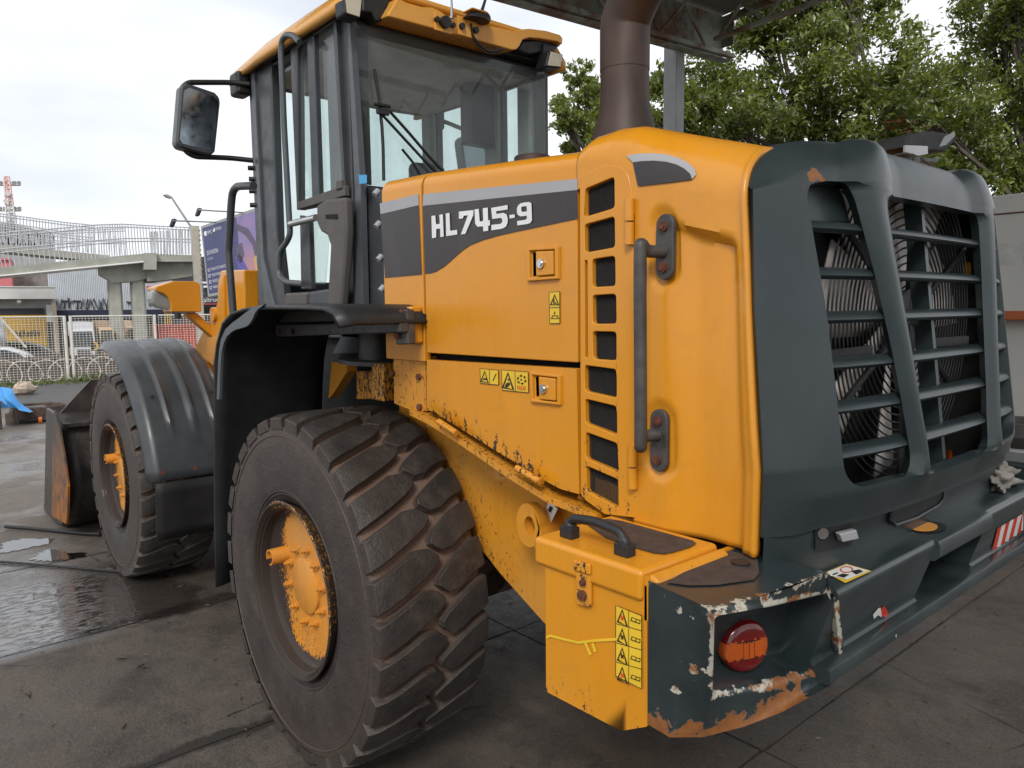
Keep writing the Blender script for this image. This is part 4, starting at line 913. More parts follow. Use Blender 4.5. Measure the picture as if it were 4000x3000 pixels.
# left front post (traced) with its hinge bolts
side('door_post', [(977, 271), (1058, 215), (1060, 330), (1082, 930), (1112, 1195), (1035, 1195), (1018, 1010)], .05, 'cab_paint', cab, y=-.645, bevel=.01)
side('post_edge', [(977, 271), (990, 262), (1028, 1010), (1070, 1195), (1035, 1195), (1016, 1000)], .02, 'cab_edge', cab, y=-.66, bevel=.004)
for q in ((968, 300), (970, 335), (980, 655), (984, 698), (984, 722), (985, 745), (988, 800)):
    p = P(*q, y=-.655); b = At(); b.cyl(p+V((.0, .03, 0)), p+V((-.02, -.01, 0)), .014, 10); b.build('hinge_bolt', 'black_plastic', cab)
# door: frame, two panes, sliding bar, plastic trim
yd = -.665
of = [(1133, 192), (1140, 180), (1292, 34), (1300, 30), (1308, 36), (1348, 780), (1160, 820)]
inn_ = [(1160, 195), (1168, 180), (1300, 88), (1338, 735), (1165, 800)]
b = At(); b.fill([PL(of, y=yd), PL(inn_, y=yd)]); b.fill([PL(of, y=yd+.04), PL(inn_, y=yd+.04)])
for lp_ in (PL(of, y=yd), PL(inn_, y=yd)):
    n = len(lp_); b.add(lp_+[p+V((0, .04, 0)) for p in lp_], [(k, (k+1) % n, n+(k+1) % n, n+k) for k in range(n)])
door = b.build('cab_door', 'cab_paint', LD, smooth=30, recalc=True, bevel=.006)
side('door_pane', [(1160, 195), (1168, 180), (1200, 158), (1222, 790), (1165, 800)], .006, 'cab_glass', door, y=yd+.02); side('door_pane', [(1222, 142), (1300, 88), (1338, 735), (1240, 780)], .006, 'cab_glass', door, y=yd+.02)
side('sliding_bar', [(1198, 150), (1224, 138), (1246, 775), (1218, 785)], .03, 'cab_paint', door, y=yd-.005, bevel=.006); side('sill_bar', [(1158, 790), (1343, 722), (1346, 765), (1158, 820)], .03, 'door_trim', door, y=yd-.012, bevel=.005)
side('pane_catch', [(1312, 705), (1332, 702), (1334, 735), (1310, 742)], .03, 'door_trim', door, y=yd-.02, bevel=.004)
side('top_gusset', [(1240, 130), (1300, 60), (1303, 88), (1250, 122)], .02, 'interior_grey', door, y=yd+.01)
trim = [(1234, 800), (1275, 775), (1345, 770), (1350, 890), (1345, 1000), (1328, 1198), (1275, 1198), (1283, 1060), (1288, 960), (1275, 920), (1250, 905), (1234, 870)]
side('door_trim', trim, .05, 'door_trim', door, y=yd-.06, bevel=.018, seg=3); side('trim_slot', [(1270, 838), (1316, 836), (1320, 850), (1314, 856), (1272, 854)], .004, 'cavity', door, y=yd-.063)
side('trim_pocket', [(1110, 1145), (1200, 1140), (1195, 1195), (1110, 1195)], .06, 'door_trim', door, y=yd-.05, bevel=.015, seg=3); side('trim_base', [(1195, 1140), (1285, 1128), (1290, 1195), (1195, 1195)], .06, 'cab_paint', door, y=yd-.04, bevel=.015)
side('door_frame_low', [(1170, 840), (1205, 850), (1215, 1130), (1175, 1130)], .03, 'cab_paint', door, y=yd, bevel=.005)
side('low_pane', [(1205, 860), (1290, 860), (1270, 1110), (1213, 1110)], .006, 'cab_glass', door, y=yd+.02)
a, c = P(1135, 875, y=-.72), P(1235, 850, y=-.73); b = At(); b.cyl(a, c, .017, 12); b.build('door_strut', 'chrome', door)
b = At(); b.tube(fil(PL([(1170, 165), (1150, 140), (1118, 135), (1100, 160), (1098, 200), (1110, 500), (1130, 860), (1134, 915), (1120, 945), (1092, 985), (1088, 1060), (1095, 1085), (1120, 1103), (1185, 1108)], y=-.715), .04, 4), .0155, 12); b.build('door_rail', 'cab_edge', door, smooth=60)
# front grab rail
b = At(); b.tube(fil(PL([(990, 725), (925, 728), (908, 750), (903, 800), (893, 980), (895, 1010), (912, 1240)], y=-.84), .05, 5), .021, 12); b.build('step_rail', 'cab_paint', cab, smooth=60)
# rear window with its dark border, side panes
b = At(); b.box(*box6(-.395, -.388, -.60, .60, 2.44, 3.172)); b.build('rear_pane', 'cab_glass', cab)
b = At(); b.box(*box6(-1.575, -1.565, -.58, .58, 2.02, 3.17)); b.build('front_pane', 'cab_glass', cab)
b = At(); b.box(*box6(-1.44, -.86, .61, .616, 2.2, 3.17)); b.box(*box6(-.76, -.55, .61, .616, 2.2, 3.17)); b.build('right_pane', 'cab_glass', cab)
b = At(); b.box(*box6(-.402, -.396, -.60, -.535, 2.44, 3.17)); b.box(*box6(-.402, -.396, .53, .60, 2.44, 3.17)); b.box(*box6(-.402, -.396, -.535, .53, 3.13, 3.17)); b.build('window_border', 'black_plastic', cab)
b = At(); b.box(*box6(-1.52, -.44, -.58, .58, 3.150, 3.174)); b.build('headliner', 'headliner', cab, bevel=.02)
b = At(); b.box(*box6(-.62, -.52, -.58, -.53, 1.9, 3.148)); b.box(*box6(-1.55, -1.43, .53, .58, 1.9, 3.148)); b.box(*box6(-.87, -.75, .53, .58, 1.9, 3.148)); b.box(*box6(-.56, -.44, .53, .58, 1.9, 3.148)); b.box(*box6(-1.5, -.46, .53, .58, 1.8, 2.24)); b.build('inner_trim', 'interior_grey', cab, bevel=.02)
b = At(); b.box(*box6(-.80, -.70, .30, .50, 2.80, 3.148)); b.build('air_duct', 'cab_paint', cab, bevel=.015)
# seat, console, steering wheel
b = At(); rows = []
for j in range(9):
    t = j/8; z = 2.02+.47*t; wd = lerp(.24, .17, t**3); rows.append([V((-.74+.10*t+.03*math.cos(q*1.5), -.02+wd*q, z)) for q in (-1, -.6, -.2, .2, .6, 1)])
b.grid(rows); seat = b.build('seat', 'black_plastic', cab, smooth=60, solid=.12, bevel=.02)
b = At(); b.box((-.95, -.02, 2.03), (.5, .5, .13)); b.box((-.95, -.02, 1.88), (.35, .35, .2)); b.build('seat_base', 'black_plastic', cab, bevel=.04, seg=3)
b = At(); b.box((-.68, -.02, 2.58), (.08, .22, .12)); b.build('headrest', 'black_plastic', cab, bevel=.035, seg=3)
b = At(); b.box((-.75, .38, 2.12), (.55, .2, .35)); b.build('console', 'interior_grey', cab, bevel=.03)
b = At(); swc = V((-1.30, -.02, 2.42)); ax_ = V((.5, 0, .85)).normalized(); u1 = V((0, 1, 0)); w1 = ax_.cross(u1)
b.tube([swc+(u1*math.cos(t)+w1*math.sin(t))*.2 for t in [2*math.pi*k/30 for k in range(30)]], .014, 8, closed=True); b.tube([swc, swc-ax_*.5], .035, 10); b.tube([swc-u1*.2, swc+u1*.2], .012, 8); b.build('steering_wheel', 'black_plastic', cab, smooth=60)
b = At(); b.tube(fil([V((-.95, .36, 2.3)), V((-.95, .36, 2.55)), V((-.9, .33, 2.6))], .05), .014, 8); b.sphere((-.9, .33, 2.62), .03); b.build('lever', 'black_plastic', cab, smooth=60)
# panel between cab and hood, gasket with studs, blue sticker
side('cab_skirt', [(1352, 30), (1362, 28), (1408, 720), (1420, 1196), (1392, 1196), (1385, 720)], .03, 'cab_edge', cab, y=-.645)
b = At(); b.prism(PL([(1405, 725), (1495, 745), (1520, 1290), (1500, 1380), (1300, 1380), (1395, 1190)], y=-.60), (0, .03, 0)); b.build('bulkhead', 'cab_paint', cab)
b = At(); b.box(*box6(-.40, .20, -.58, .58, 1.70, 2.38)); b.build('bulkhead_core', 'black_plastic', cab, bevel=.02)
gk = PL([(1478, 745), (1484, 870), (1492, 1000), (1500, 1120)], y=-.70)
for p in gk: b = At(); b.cyl(p, p+V((.0, -.02, -.02)), .014, 10); b.build('gasket_clip', 'stripe_grey', cab)
decal('window_sticker', [(1401, 683), (1433, 683), (1433, 716), (1404, 718)], 'blue_sticker', -.665, cab)
# wipers on the rear window
xw = -.36
def wp(pts, r, nm): b = At(); b.tube([P(*zm([q], 1300, 0, .4521)[0], x=xw) for q in pts], r, 8); return b.build(nm, 'wire_black', cab, smooth=60)
wp([(360, 600), (385, 760), (405, 900), (425, 1100), (435, 1280), (440, 1560)], .008, 'wiper_blade'); wp([(385, 945), (600, 1180), (840, 1440), (900, 1500)], .007, 'wiper_arm'); wp([(490, 960), (660, 1150), (830, 1350), (970, 1500)], .0075, 'wiper_arm'); wp([(600, 1290), (690, 1400), (760, 1520)], .0065, 'wiper_arm')
p = P(*zm([(430, 910)], 1300, 0, .4521)[0], x=xw+.015); b = At(); b.box(p, (.022, .085, .016)); b.box(p+V((0, .0, -.03)), (.015, .07, .03)); b.build('wiper_head', 'black_plastic', cab, bevel=.006)
# roof
rf = At(); rows = []
pr = [(-1.80, 3.215), (-1.77, 3.25), (-1.66, 3.30), (-1.30, 3.335), (-.8, 3.345), (-.42, 3.335), (-.33, 3.31)]
for (x, z) in pr:
    row = []; zb_ = 3.225
    for k in range(25):
        v = k/24*2-1; e_ = abs(v)**10; zz = lerp(z, zb_+.0, e_); row.append(V((x, .68*v*(1-.06*sstep(-1.5, -1.8, x)), zz)))
    rows.append([V((x, -.68*(1-.06*sstep(-1.5, -1.8, x)), 3.190))]+row+[V((x, .68*(1-.06*sstep(-1.5, -1.8, x)), 3.190))])
rf.grid(rows); roof = rf.build('cab_roof', 'cab_roof_paint', LD, smooth=50, solid=.03)
b = At(); b.box(*box6(-1.74, -.34, -.655, .655, 3.200, 3.215)); b.build('roof_underside', 'black_plastic', roof, bevel=.01)
Zr = (1300, 0, .4521)
vis = zm([(562, -60), (480, 120), (474, 140), (900, 255), (1200, 335), (1550, 432), (1590, 428), (1615, 400), (1645, 342), (1700, 326), (1800, 335), (1940, 360), (1985, 385), (1990, 330), (1965, 300), (1850, 265), (1700, 246), (1640, 252), (1570, 268), (1300, 205), (1080, 148), (980, 130), (925, 90), (860, 62), (780, 60), (640, 20), (562, -20)], *Zr)
vis = [q for q in vis if True]
b = At(); b.prism(PL(vis[1:], x=-.25), (-.25, 0, .02)); b.build('roof_visor', 'cab_roof_paint', roof, bevel=.03, seg=4)
b = At(); b.prism(PL(zm([(255, 100), (260, -20), (490, -20), (475, 150), (430, 175), (380, 185), (340, 110)], *Zr), x=-.31), (-.15, 0, 0)); b.build('visor_recess', 'black_plastic', roof, bevel=.01); b = At(); b.prism(PL(zm([(1600, 430), (1640, 350), (1800, 338), (1980, 385), (1930, 420), (1850, 440), (1780, 455), (1700, 470)], *Zr), x=-.29), (-.15, 0, 0)); b.build('visor_recess', 'black_plastic', roof, bevel=.01)
def wlamp(name, quad, dp):
    q = PL(zm(quad, *Zr), x=-.245); b = At(); b.prism(q, (-.09, 0, 0)); o_ = b.build(name, 'black_plastic', roof, bevel=.012, seg=2)
    c = sum(q, V((0, 0, 0)))/4; b = At(); b.face([c+(p-c)*.82+V((.003, 0, 0)) for p in q]); b.build('lamp_lens', 'bone_lens', o_, smooth=0)
wlamp('roof_lamp', [(90, -20), (262, -20), (240, 165), (105, 120)], .1); wlamp('roof_lamp', [(1870, 430), (1998, 465), (1975, 590), (1835, 575)], .1)
b = At(); b.box(P(*zm([(1840, 500)], *Zr)[0], x=-.30), (.05, .08, .12)); b.build('lamp_bracket', 'black_plastic', roof)
# aerials and beacon bracket
p = P(*zm([(955, 200)], *Zr)[0], x=-.245); b = At(); b.box(p+V((-.003, 0, 0)), (.012, .10, .085)); b.build('aerial_bracket', 'cab_roof_paint', roof, bevel=.004)
b = At(); b.cyl(p, p+V((.03, 0, 0)), .028, 18); b.cyl(p+V((.0, -.045, .005)), p+V((.02, -.045, .005)), .012, 10); b.cyl(p+V((.0, .05, -.002)), p+V((.02, .05, -.002)), .012, 10); b.build('aerial_base', 'black_plastic', roof)
b = At(); b.tube([p+V((.03, .03, .02)), p+V((.03, .03, .06)), p+V((.02, .02, .45))], [.009, .006, .003], 8); b.build('aerial', 'chrome', roof)
p = P(*zm([(1160, 240)], *Zr)[0], x=-.245); b = At(); b.box(p, (.012, .12, .09)); b.box(p+V((.03, .03, .07)), (.08, .10, .008)); b.build('aerial_bracket', 'cab_roof_paint', roof, bevel=.004)
for s in (-.04, .045): b = At(); b.cyl(p+V((0, s, -.005)), p+V((.022, s, -.005)), .0155, 12); b.build('bracket_bolt', 'black_plastic', roof)
b = At(); c = P(*zm([(1190, 165)], *Zr)[0], x=-.22); rows = []
for k in range(7): t = k/6; rows.append([c+V((.055*math.cos(a)*(1-t**2*.75), .035+.075*math.sin(a)*(1-t**2*.6)+.04*t, .055*t)) for a in [2*math.pi*i/18 for i in range(18)]])
b.grid(rows, closed=True); b.face(rows[0][::-1]); b.face(rows[-1]); fin = b.build('shark_fin', 'black_plastic', roof, smooth=60)
b = At(); e_ = c+V((0, .07, .05)); b.tube([e_, e_+V((.0, .035, .09)), e_+V((.0, .08, .35))], [.009, .006, .003], 8); b.build('aerial', 'wire_black', roof)
b = At(); b.tube(fil([P(*zm([q], *Zr)[0], x=-.235) for q in ((1195, 205), (1205, 300), (1260, 380), (1330, 440), (1400, 445), (1460, 420))], .03), .006, 6); b.tube(fil([P(*zm([q], *Zr)[0], x=-.235) for q in ((1200, 290), (1225, 350), (1300, 460), (1400, 470), (1470, 425))], .03), .005, 6); b.build('aerial_cable', 'wire_black', roof, smooth=60)
# mirrors
def mirror(sgn):
    m = (lambda p: V((p.x, p.y*(-sgn), p.z))); xm = -1.50
    q = [m(P(*t, x=xm)) for t in ((706, 335), (730, 322), (840, 360), (858, 378), (862, 400), (842, 590), (830, 604), (815, 606), (700, 575), (688, 555))]
    b = At(); b.prism(q, (-.09, 0, 0)); o_ = b.build('mirror', 'fender_plastic', LD, bevel=.02, seg=3)
    c = sum(q, V((0, 0, 0)))/len(q); b = At(); b.face([c+(p-c)*.86+V((.002, 0, 0)) for p in q]); b.build('mirror_glass', 'mirror_face', o_, smooth=0)
    b = At(); b.tube(fil([m(P(975, 330, y=-.66)), m(P(900, 322, x=xm-.05)), m(P(735, 322, x=xm-.05)), m(P(708, 345, x=xm-.05)), m(P(695, 470, x=xm-.11)), m(P(722, 590, x=xm-.05)), m(P(760, 612, x=xm-.05)), m(P(900, 617, x=xm-.05)), m(P(990, 627, y=-.66))], .05, 5), .0145, 10); b.build('mirror_arm', 'black_plastic', o_, smooth=60)
    b = At(); c = m(P(940, 333, y=-.68)); b.box(c, (.13, .09, .13)); b.build('arm_mount', 'black_plastic', o_, bevel=.02)
mirror(-1); mirror(1)
# ------------------------------------------------------------------ fenders
def fender(prof, y0, y1, name, mat, lip=.03):
    """prof: (x,z) path; swept between y0 (outer) and y1 (inner), outer lip turned down"""
    b = At(); rows = []; n = len(prof)
    for i, (x, z) in enumerate(prof):
        a, c = prof[max(0, i-1)], prof[min(n-1, i+1)]; t = V((c[0]-a[0], 0, c[1]-a[1])).normalized(); nn = V((t.z, 0, -t.x)); nn = -nn if nn.z < 0 or (abs(nn.z) < .3 and nn.x*(x+99) < 0) else nn
        rows.append((V((x, 0, z)), nn))
    return b, rows
rp = [(-.845, .50), (-.83, .75), (-.80, 1.00), (-.765, 1.25), (-.735, 1.45), (-.705, 1.60), (-.66, 1.70), (-.58, 1.79), (-.47, 1.835), (-.30, 1.855), (-.05, 1.858), (.20, 1.855), (.40, 1.85), (.47, 1.835), (.51, 1.79)]
for s in (-1, 1):
    b = At(); rows = []
    for (x, z) in rp:
        row = []
        for k in range(9):
            t = k/8; dr = .028*max(0, 1-t*9); q = V((x+(dr if z < 1.6 else dr*.4), s*lerp(1.215, .66, t), z-(dr*.3 if z > 1.6 else 0))); row.append(q)
        rows.append(row)
    b.grid(rows); b.build('rear_fender', 'black_plastic', LD, smooth=50, solid=.012)
side('fender_skirt', [(846, 1560), (852, 1417), (856, 1365), (863, 1325), (880, 1287), (905, 1262), (934, 1241), (960, 1220), (984, 1203), (1005, 1194), (1032, 1188), (1024, 1196), (1008, 1207), (996, 1222), (988, 1242), (978, 1260), (965, 1274), (945, 1281), (921, 1287), (902, 1298), (886, 1314), (874, 1340), (866, 1372), (862, 1417), (856, 1560)], .012, 'cab_edge', LD, y=-1.226)
# fender support bar and bracket
b = At(); b.prism(PL([(1076, 1268), (1560, 1256), (1562, 1300), (1085, 1316), (1076, 1308)], y=-.97), (0, .04, 0)); bar = b.build('fender_bar', 'bracket_black', LD, bevel=.008)
b = At(); b.prism(PL([(1070, 1214), (1380, 1210), (1380, 1256), (1076, 1260)], y=-.95), (0, .03, 0)); b.build('fender_plate', 'bracket_black', bar, bevel=.006)
b = At(); b.prism(PL([(1555, 1203), (1604, 1196), (1612, 1342), (1575, 1347), (1560, 1340)], y=-.90), (0, .05, 0)); b.build('bracket_pad', 'yellow_paint', bar, bevel=.008)
b = At(); b.prism(PL([(1537, 1215), (1588, 1208), (1594, 1345), (1545, 1347)], y=-.935), (0, .035, 0)); b.build('bracket_plate', 'bracket_black', bar, bevel=.006)
for q in ((1092, 1296), (1143, 1296), (1545, 1222), (1566, 1222), (1556, 1310)):
    p = P(*q, y=-.972 if q[0] < 1200 else -.937); b = At(); b.cyl(p, p+V((0, -.012, 0)), .014, 6); b.build('bar_bolt', 'bolt_rust' if q[0] > 1200 else 'bracket_black', bar)
side('box_step', [(1320, 1210), (1382, 1210), (1382, 1256), (1324, 1257)], .03, 'rust_steel', bar, y=-.98, bevel=.006)
# inner dark shapes under the cab
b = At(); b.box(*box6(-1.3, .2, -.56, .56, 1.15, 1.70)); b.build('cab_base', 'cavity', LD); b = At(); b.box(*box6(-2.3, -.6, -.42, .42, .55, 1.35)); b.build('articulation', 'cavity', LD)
b = At(); p = P(1455, 1300, y=-.72); b.cyl(P(1462, 1250, y=-.72), P(1462, 1400, y=-.72), .07, 18); b.cyl(P(1462, 1400, y=-.72), P(1462, 1415, y=-.72), .16, 22); b.build('cab_mount', 'bracket_black', LD)
# front fender
for s in (-1, 1):
    b = At(); rows = []
    for i in range(27):
        t = i/26; a = math.radians(lerp(96, 6, t)); r = lerp(.905, 1.035, t**1.4); row = []
        for k in range(33):
            v = k/32; y = lerp(1.225, .70, v); e_ = min(v, 1-v)*32/32; edge = sstep(.10, 0, v)*.055+sstep(.06, 0, 1-v)*.03
            rib = sum(.016*sstep(.030, .012, abs(v-c))*sstep(.06, .12, t)*(1-sstep(.78, .82, t)) for c in (.32, .58, .82))
            rr = r-edge+rib; row.append(V((-2.9+rr*math.cos(a), s*y, .735+rr*math.sin(a))))
        rows.append(row)
    b.grid(rows); ff = b.build('front_fender', 'fender_plastic', LD, smooth=50, solid=.012)
    for v in (.32, .58, .82):
        for (t, r0) in ((.05, .905), ):
            a = math.radians(lerp(96, 6, t)); p = V((-2.9+.915*math.cos(a), s*lerp(1.225, .70, v), .735+.915*math.sin(a))); b = At(); b.box(p, (.045, .05, .012)); b.build('rib_slot', 'cavity', ff)
    for (v, t) in ((.20, .66), (.88, .66), (.14, .97), (.5, .97), (.86, .97)):
        a = math.radians(lerp(96, 6, t)); r = lerp(.905, 1.035, t**1.4); nrm = V((math.cos(a), 0, math.sin(a))); p = V((-2.9, s*lerp(1.225, .70, v), .735))+nrm*(r-.002); b = At(); b.cyl(p, p+nrm*.006, .030, 18); b.cyl(p+nrm*.006, p+nrm*.016, .015, 6); b.build('fender_bolt', 'bolt_rust' if t > .9 else 'black_plastic', ff)
    b = At(); xx = -2.9+1.03*math.cos(math.radians(6)); rows = [[V((xx-.004-.06*j/5+.004*math.sin(k), s*lerp(1.19, .70, k/10), .83-.36*j/5)) for k in range(11)] for j in range(6)]; b.grid(rows); b.build('mud_flap', 'mudflap', ff, solid=.012)
# ------------------------------------------------------------------ front frame, boom, headlamps, bucket
for s in (-1, 1):
    m = (lambda p: V((p.x, p.y*(-s), p.z)))
    b = At(); b.prism([m(p) for p in PL([(905, 1110), (918, 1058), (1012, 1055), (1015, 1300), (905, 1300)], y=-.45)], (0, -s*-.10, 0)); tw = b.build('loader_tower', 'yellow_paint', LD, bevel=.012)
    b = At(); b.prism([m(p) for p in PL([(900, 1070), (905, 1300), (870, 1440), (782, 1365), (820, 1290), (850, 1240), (868, 1210), (880, 1160)], y=-.52)], (0, s*.05, 0)); b.build('lift_arm', 'yellow_paint', LD, bevel=.012)
    p = m(P(862, 1228, y=-.53)); b = At(); b.cyl(p+V((0, -.06, 0)), p+V((0, .06, 0)), .05, 20); b.build('arm_pin', 'yellow_paint', LD)
    b = At(); b.tube([V((-2.9, s*.45, 1.4)), V((-3.6, s*.45, .95)), V((-4.2, s*.45, .45))], .11, 8); b.build('lift_arm_front', 'yellow_paint', LD)
    xh = -2.55
    hq = zm([(460, 300), (1165, 405), (1500, 410), (1575, 450), (1610, 900), (1115, 905)], 400, 1000, .2411) if False else zm([(865, 500), (1165, 405), (1500, 408), (1570, 440), (1590, 490), (1612, 885), (1590, 905), (1118, 905), (1110, 760), (1060, 660), (990, 605), (900, 575), (868, 545)], 400, 1000, .2411)
    b = At(); b.prism([m(P(*q, x=xh)) for q in hq], (-.20, 0, 0)); hl = b.build('headlamp', 'yellow_paint', LD, bevel=.012)
    lq_ = zm([(850, 545), (920, 580), (1000, 610), (1070, 670), (1110, 770), (1115, 870), (1000, 850), (870, 800), (815, 740), (810, 620)], 400, 1000, .2411)
    b = At(); b.prism([m(P(*q, x=xh-.02)) for q in lq_], (-.16, 0, 0)); b.build('headlamp_lens', 'lamp_glass', hl, bevel=.02, seg=3)
    b = At(); b.prism([m(P(*q, x=xh-.03)) for q in lq_], (-.10, 0, 0)); b.build('headlamp_bowl', 'interior_grey', hl)
    p = m(P(694, 1228, x=xh)); b = At(); b.cyl(p+V((0, 0, .01)), p+V((0, 0, -.03)), .022, 12); b.build('headlamp_knob', 'black_plastic', hl)
    b = At(); b.prism([m(P(*q, x=xh-.05)) for q in ((722, 1222), (772, 1222), (900, 1340), (862, 1345))], (-.09, 0, 0)); b.build('headlamp_arm', 'yellow_paint', hl, bevel=.012)
b = At(); b.box(*box6(-3.3, -2.0, -.40, .40, .5, 1.45)); b.box(*box6(-2.45, -2.05, -.38, .38, 1.4, 1.95)); b.build('front_frame', 'yellow_frame', LD, bevel=.02)
# bucket
b = At(); pf = [(-5.30, .012), (-4.75, .015), (-4.45, .06), (-4.28, .20), (-4.20, .42), (-4.24, .66), (-4.33, .86), (-4.42, .99)]
rows = [[V((x, lerp(-1.26, 1.26, k/24), z)) for k in range(25)] for x, z in pf]; b.grid(rows); bucket = b.build('bucket', 'bucket_steel', LD, smooth=40, solid=-.03)
for s in (-1, 1):
    b = At(); b.prism([V((x, s*1.285, z)) for x, z in [(-4.80, 1.02), (-5.30, .012), (-4.75, .0), (-4.43, .05), (-4.26, .19), (-4.18, .42), (-4.22, .67), (-4.31, .88), (-4.40, 1.01)]], (0, -s*.03, 0)); b.build('bucket_side', 'bucket_steel', bucket, bevel=.006)
    b = At(); b.prism(([V((p.x, p.y*(-s), p.z)) for p in PL([(222, 1600), (238, 1660), (262, 1800), (275, 1900), (274, 2000), (268, 2046), (212, 2015), (214, 1800)], y=-1.292)]), (0, -s*.02*-1, 0)); b.build('side_cutter', 'bucket_steel', bucket, bevel=.004, attrs={'rust': lambda q: sstep(.85, .5, q.z)})
    b = At(); b.prism([V((-4.42, s*1.26, .99)), V((-4.40, s*1.0, 1.275)), V((-4.40, s*.0, 1.285)), V((-4.42, s*.0, .99))], (-.02, 0, 0)); b.build('spill_guard', 'bucket_steel', bucket)
    b = At(); b.prism([V((-4.42, s*1.255, .985)), V((-4.42, 0, .985)), V((-4.24, 0, .935)), V((-4.24, s*1.255, .935))], (0, 0, -.03)); b.build('bucket_shelf', 'bucket_steel', bucket)
b = At(); b.box(*box6(-5.42, -5.28, -1.27, 1.27, .005, .035)); b.build('cutting_edge', 'bucket_steel', bucket)
# ================================================================== SETTING
def AE(s, a, z): q = V((CAM.x, CAM.y, 0))+E1*s+E2*a; return V((q.x, q.y, z))      # street frame: along street, away from the yard, height
def sa(px, py, a): q = P(px, py, a=a); d = q-CAM; return d.dot(E1), q.z
ROAD = -.8
# concrete: world-position based stains and wetness
g = G('concrete'); o = g.pos(); X, Y_, Z_ = g.sep(o)
big = g.mr(g.noise(.55, 6, .6, vec=o), .3, .7); fine = g.noise(9, 8, .7, vec=o); drag = g.noise(4, 6, .68, vec=g.map(o, (1, 1.5, 1), rot=(0, 0, .4)))
c = g.mix(big, (.064, .052, .043), (.108, .089, .073)); c = g.mix(g.mr(drag, .42, .72, 0, .6), c, (.050, .041, .036)); c = g.mix(g.mr(fine, .5, .8, 0, .55), c, (.150, .118, .090))
c = g.mix(g.mr(g.noise(1.6, 5, .6, vec=o), .52, .70, 0, .45), c, (.125, .088, .060))
c = g.mix(g.mr(g.noise(1.3, 8, .7, vec=g.map(o, loc=(5, 9, 0))), .50, .60, 0, .6), c, (.030, .025, .022))
grit = g.noise(75, 3, .8, vec=o); c = g.mix(g.mr(grit, .52, .72, 0, .55), c, (.16, .135, .11)); c = g.mix(g.mr(grit, .46, .30, 0, .6), c, (.022, .018, .016))
ck = g.vor(1.1, vec=g.map(o, loc=(.4, .2, 0)), feature='DISTANCE_TO_EDGE'); ckm = g.math('MULTIPLY', g.mr(g.math('ADD', ck, g.mr(g.noise(9, 5, .7, vec=o), 0, 1, -.02, .02)), .010, .003), g.mr(g.noise(.8, 3, vec=g.map(o, loc=(2, 4, 0))), .52, .6)); c = g.mix(ckm, c, (.012, .010, .009))
spk = g.mr(g.vor(70, vec=o), .06, .035, 0, .5); c = g.mix(g.math('MULTIPLY', spk, g.mr(g.noise(20, 2, vec=o), .55, .7)), c, (.22, .18, .14))
wn = g.noise(1.5, 7, .62, vec=g.map(o, (1, .55, 1))); wz = g.mr(X, -1.80, -1.98, 0, 1)
ww = g.math('MULTIPLY', g.math('MULTIPLY', wz, g.mr(X, -3.6, -2.9)), g.mr(g.math('ADD', wn, g.mr(Y_, -.6, -1.4, -.35, .38)), .38, .48)); fr2 = g.noise(30, 5, .7, vec=g.map(o, (1, .35, 1)))
streak = g.mr(fr2, .36, .50, .70, 1); far_wet = g.mr(g.noise(.5, 6, .6, vec=g.map(o, (1, 1, 1), loc=(3, 1, 0))), .46, .60, 0, 1); far_wet = g.math('MULTIPLY', far_wet, g.mr(X, -2.2, -4.0))
wet = g.math('MULTIPLY', g.math('MAXIMUM', ww, far_wet), streak)
oil = g.mr(g.noise(1.1, 4, .5, vec=g.map(o, loc=(7.3, 2.2, 0))), .60, .68, 0, .6); c = g.mix(oil, c, (.018, .014, .012))
c = g.mix(g.math('MULTIPLY', wet, .6), c, (.030, .025, .022))
wob = g.math('MULTIPLY', g.math('SUBTRACT', g.noise(3.5, 6, .65, vec=o), .5), .22)
for xs_, wd_ in ((-1.97, .085), (-.36, .06), (-3.53, .05)): c = g.mix(g.mr(g.math('ABSOLUTE', g.math('ADD', g.math('SUBTRACT', X, xs_), wob)), wd_, wd_*.55, 0, .85), c, (.016, .013, .011))
pale = g.math('MULTIPLY', g.mr(X, -3.0, -6.0), .7); c = g.mix(pale, c, g.mix(drag, (.20, .17, .14), (.115, .092, .076)))
r = g.mix(wet, g.mr(fine, .3, .7, .5, .75), (.035, .035, .035)); g.set(c, r, IOR=2.0, Specular_IOR_Level=g.mr(wet, 0, 1, .13, 1.0))
bh = g.math('MULTIPLY', g.math('ADD', g.math('ADD', g.noise(40, 6, .7, vec=o), g.math('MULTIPLY', grit, .6)), g.math('MULTIPLY', drag, 1.6)), g.math('SUBTRACT', 1.0, g.math('MULTIPLY', wet, .95))); g.bump(bh, .38, .012)
g = G('dirt'); o = g.pos(); f = g.mr(g.noise(1.2, 7, .65, vec=o), .3, .7); g.set(g.mix(f, (.040, .028, .021), (.10, .068, .048)), .85); g.bump(g.noise(7, 7, .7, vec=o), .6, .08)
g = G('joint_mud'); o = g.pos(); f = g.mr(g.noise(3, 5, vec=o), .35, .65); g.set(g.mix(f, (.020, .016, .014), (.06, .048, .040)), g.mr(f, 0, 1, .12, .7))
g = G('asphalt'); o = g.pos(); g.set(g.mix(g.mr(g.noise(3, 6, vec=o), .3, .7), (.035, .033, .032), (.065, .06, .056)), .55)
g = G('water'); g.set((.010, .009, .008), .015, IOR=2.1, Specular_IOR_Level=.9); g.bump(g.noise(1.2, 2, vec=g.pos()), .02, .02)
g = G('grass_blade'); g.set(g.mix(g.mr(g.noise(3, 4, vec=g.pos()), .35, .65), (.05, .085, .02), (.15, .17, .05)), .7)
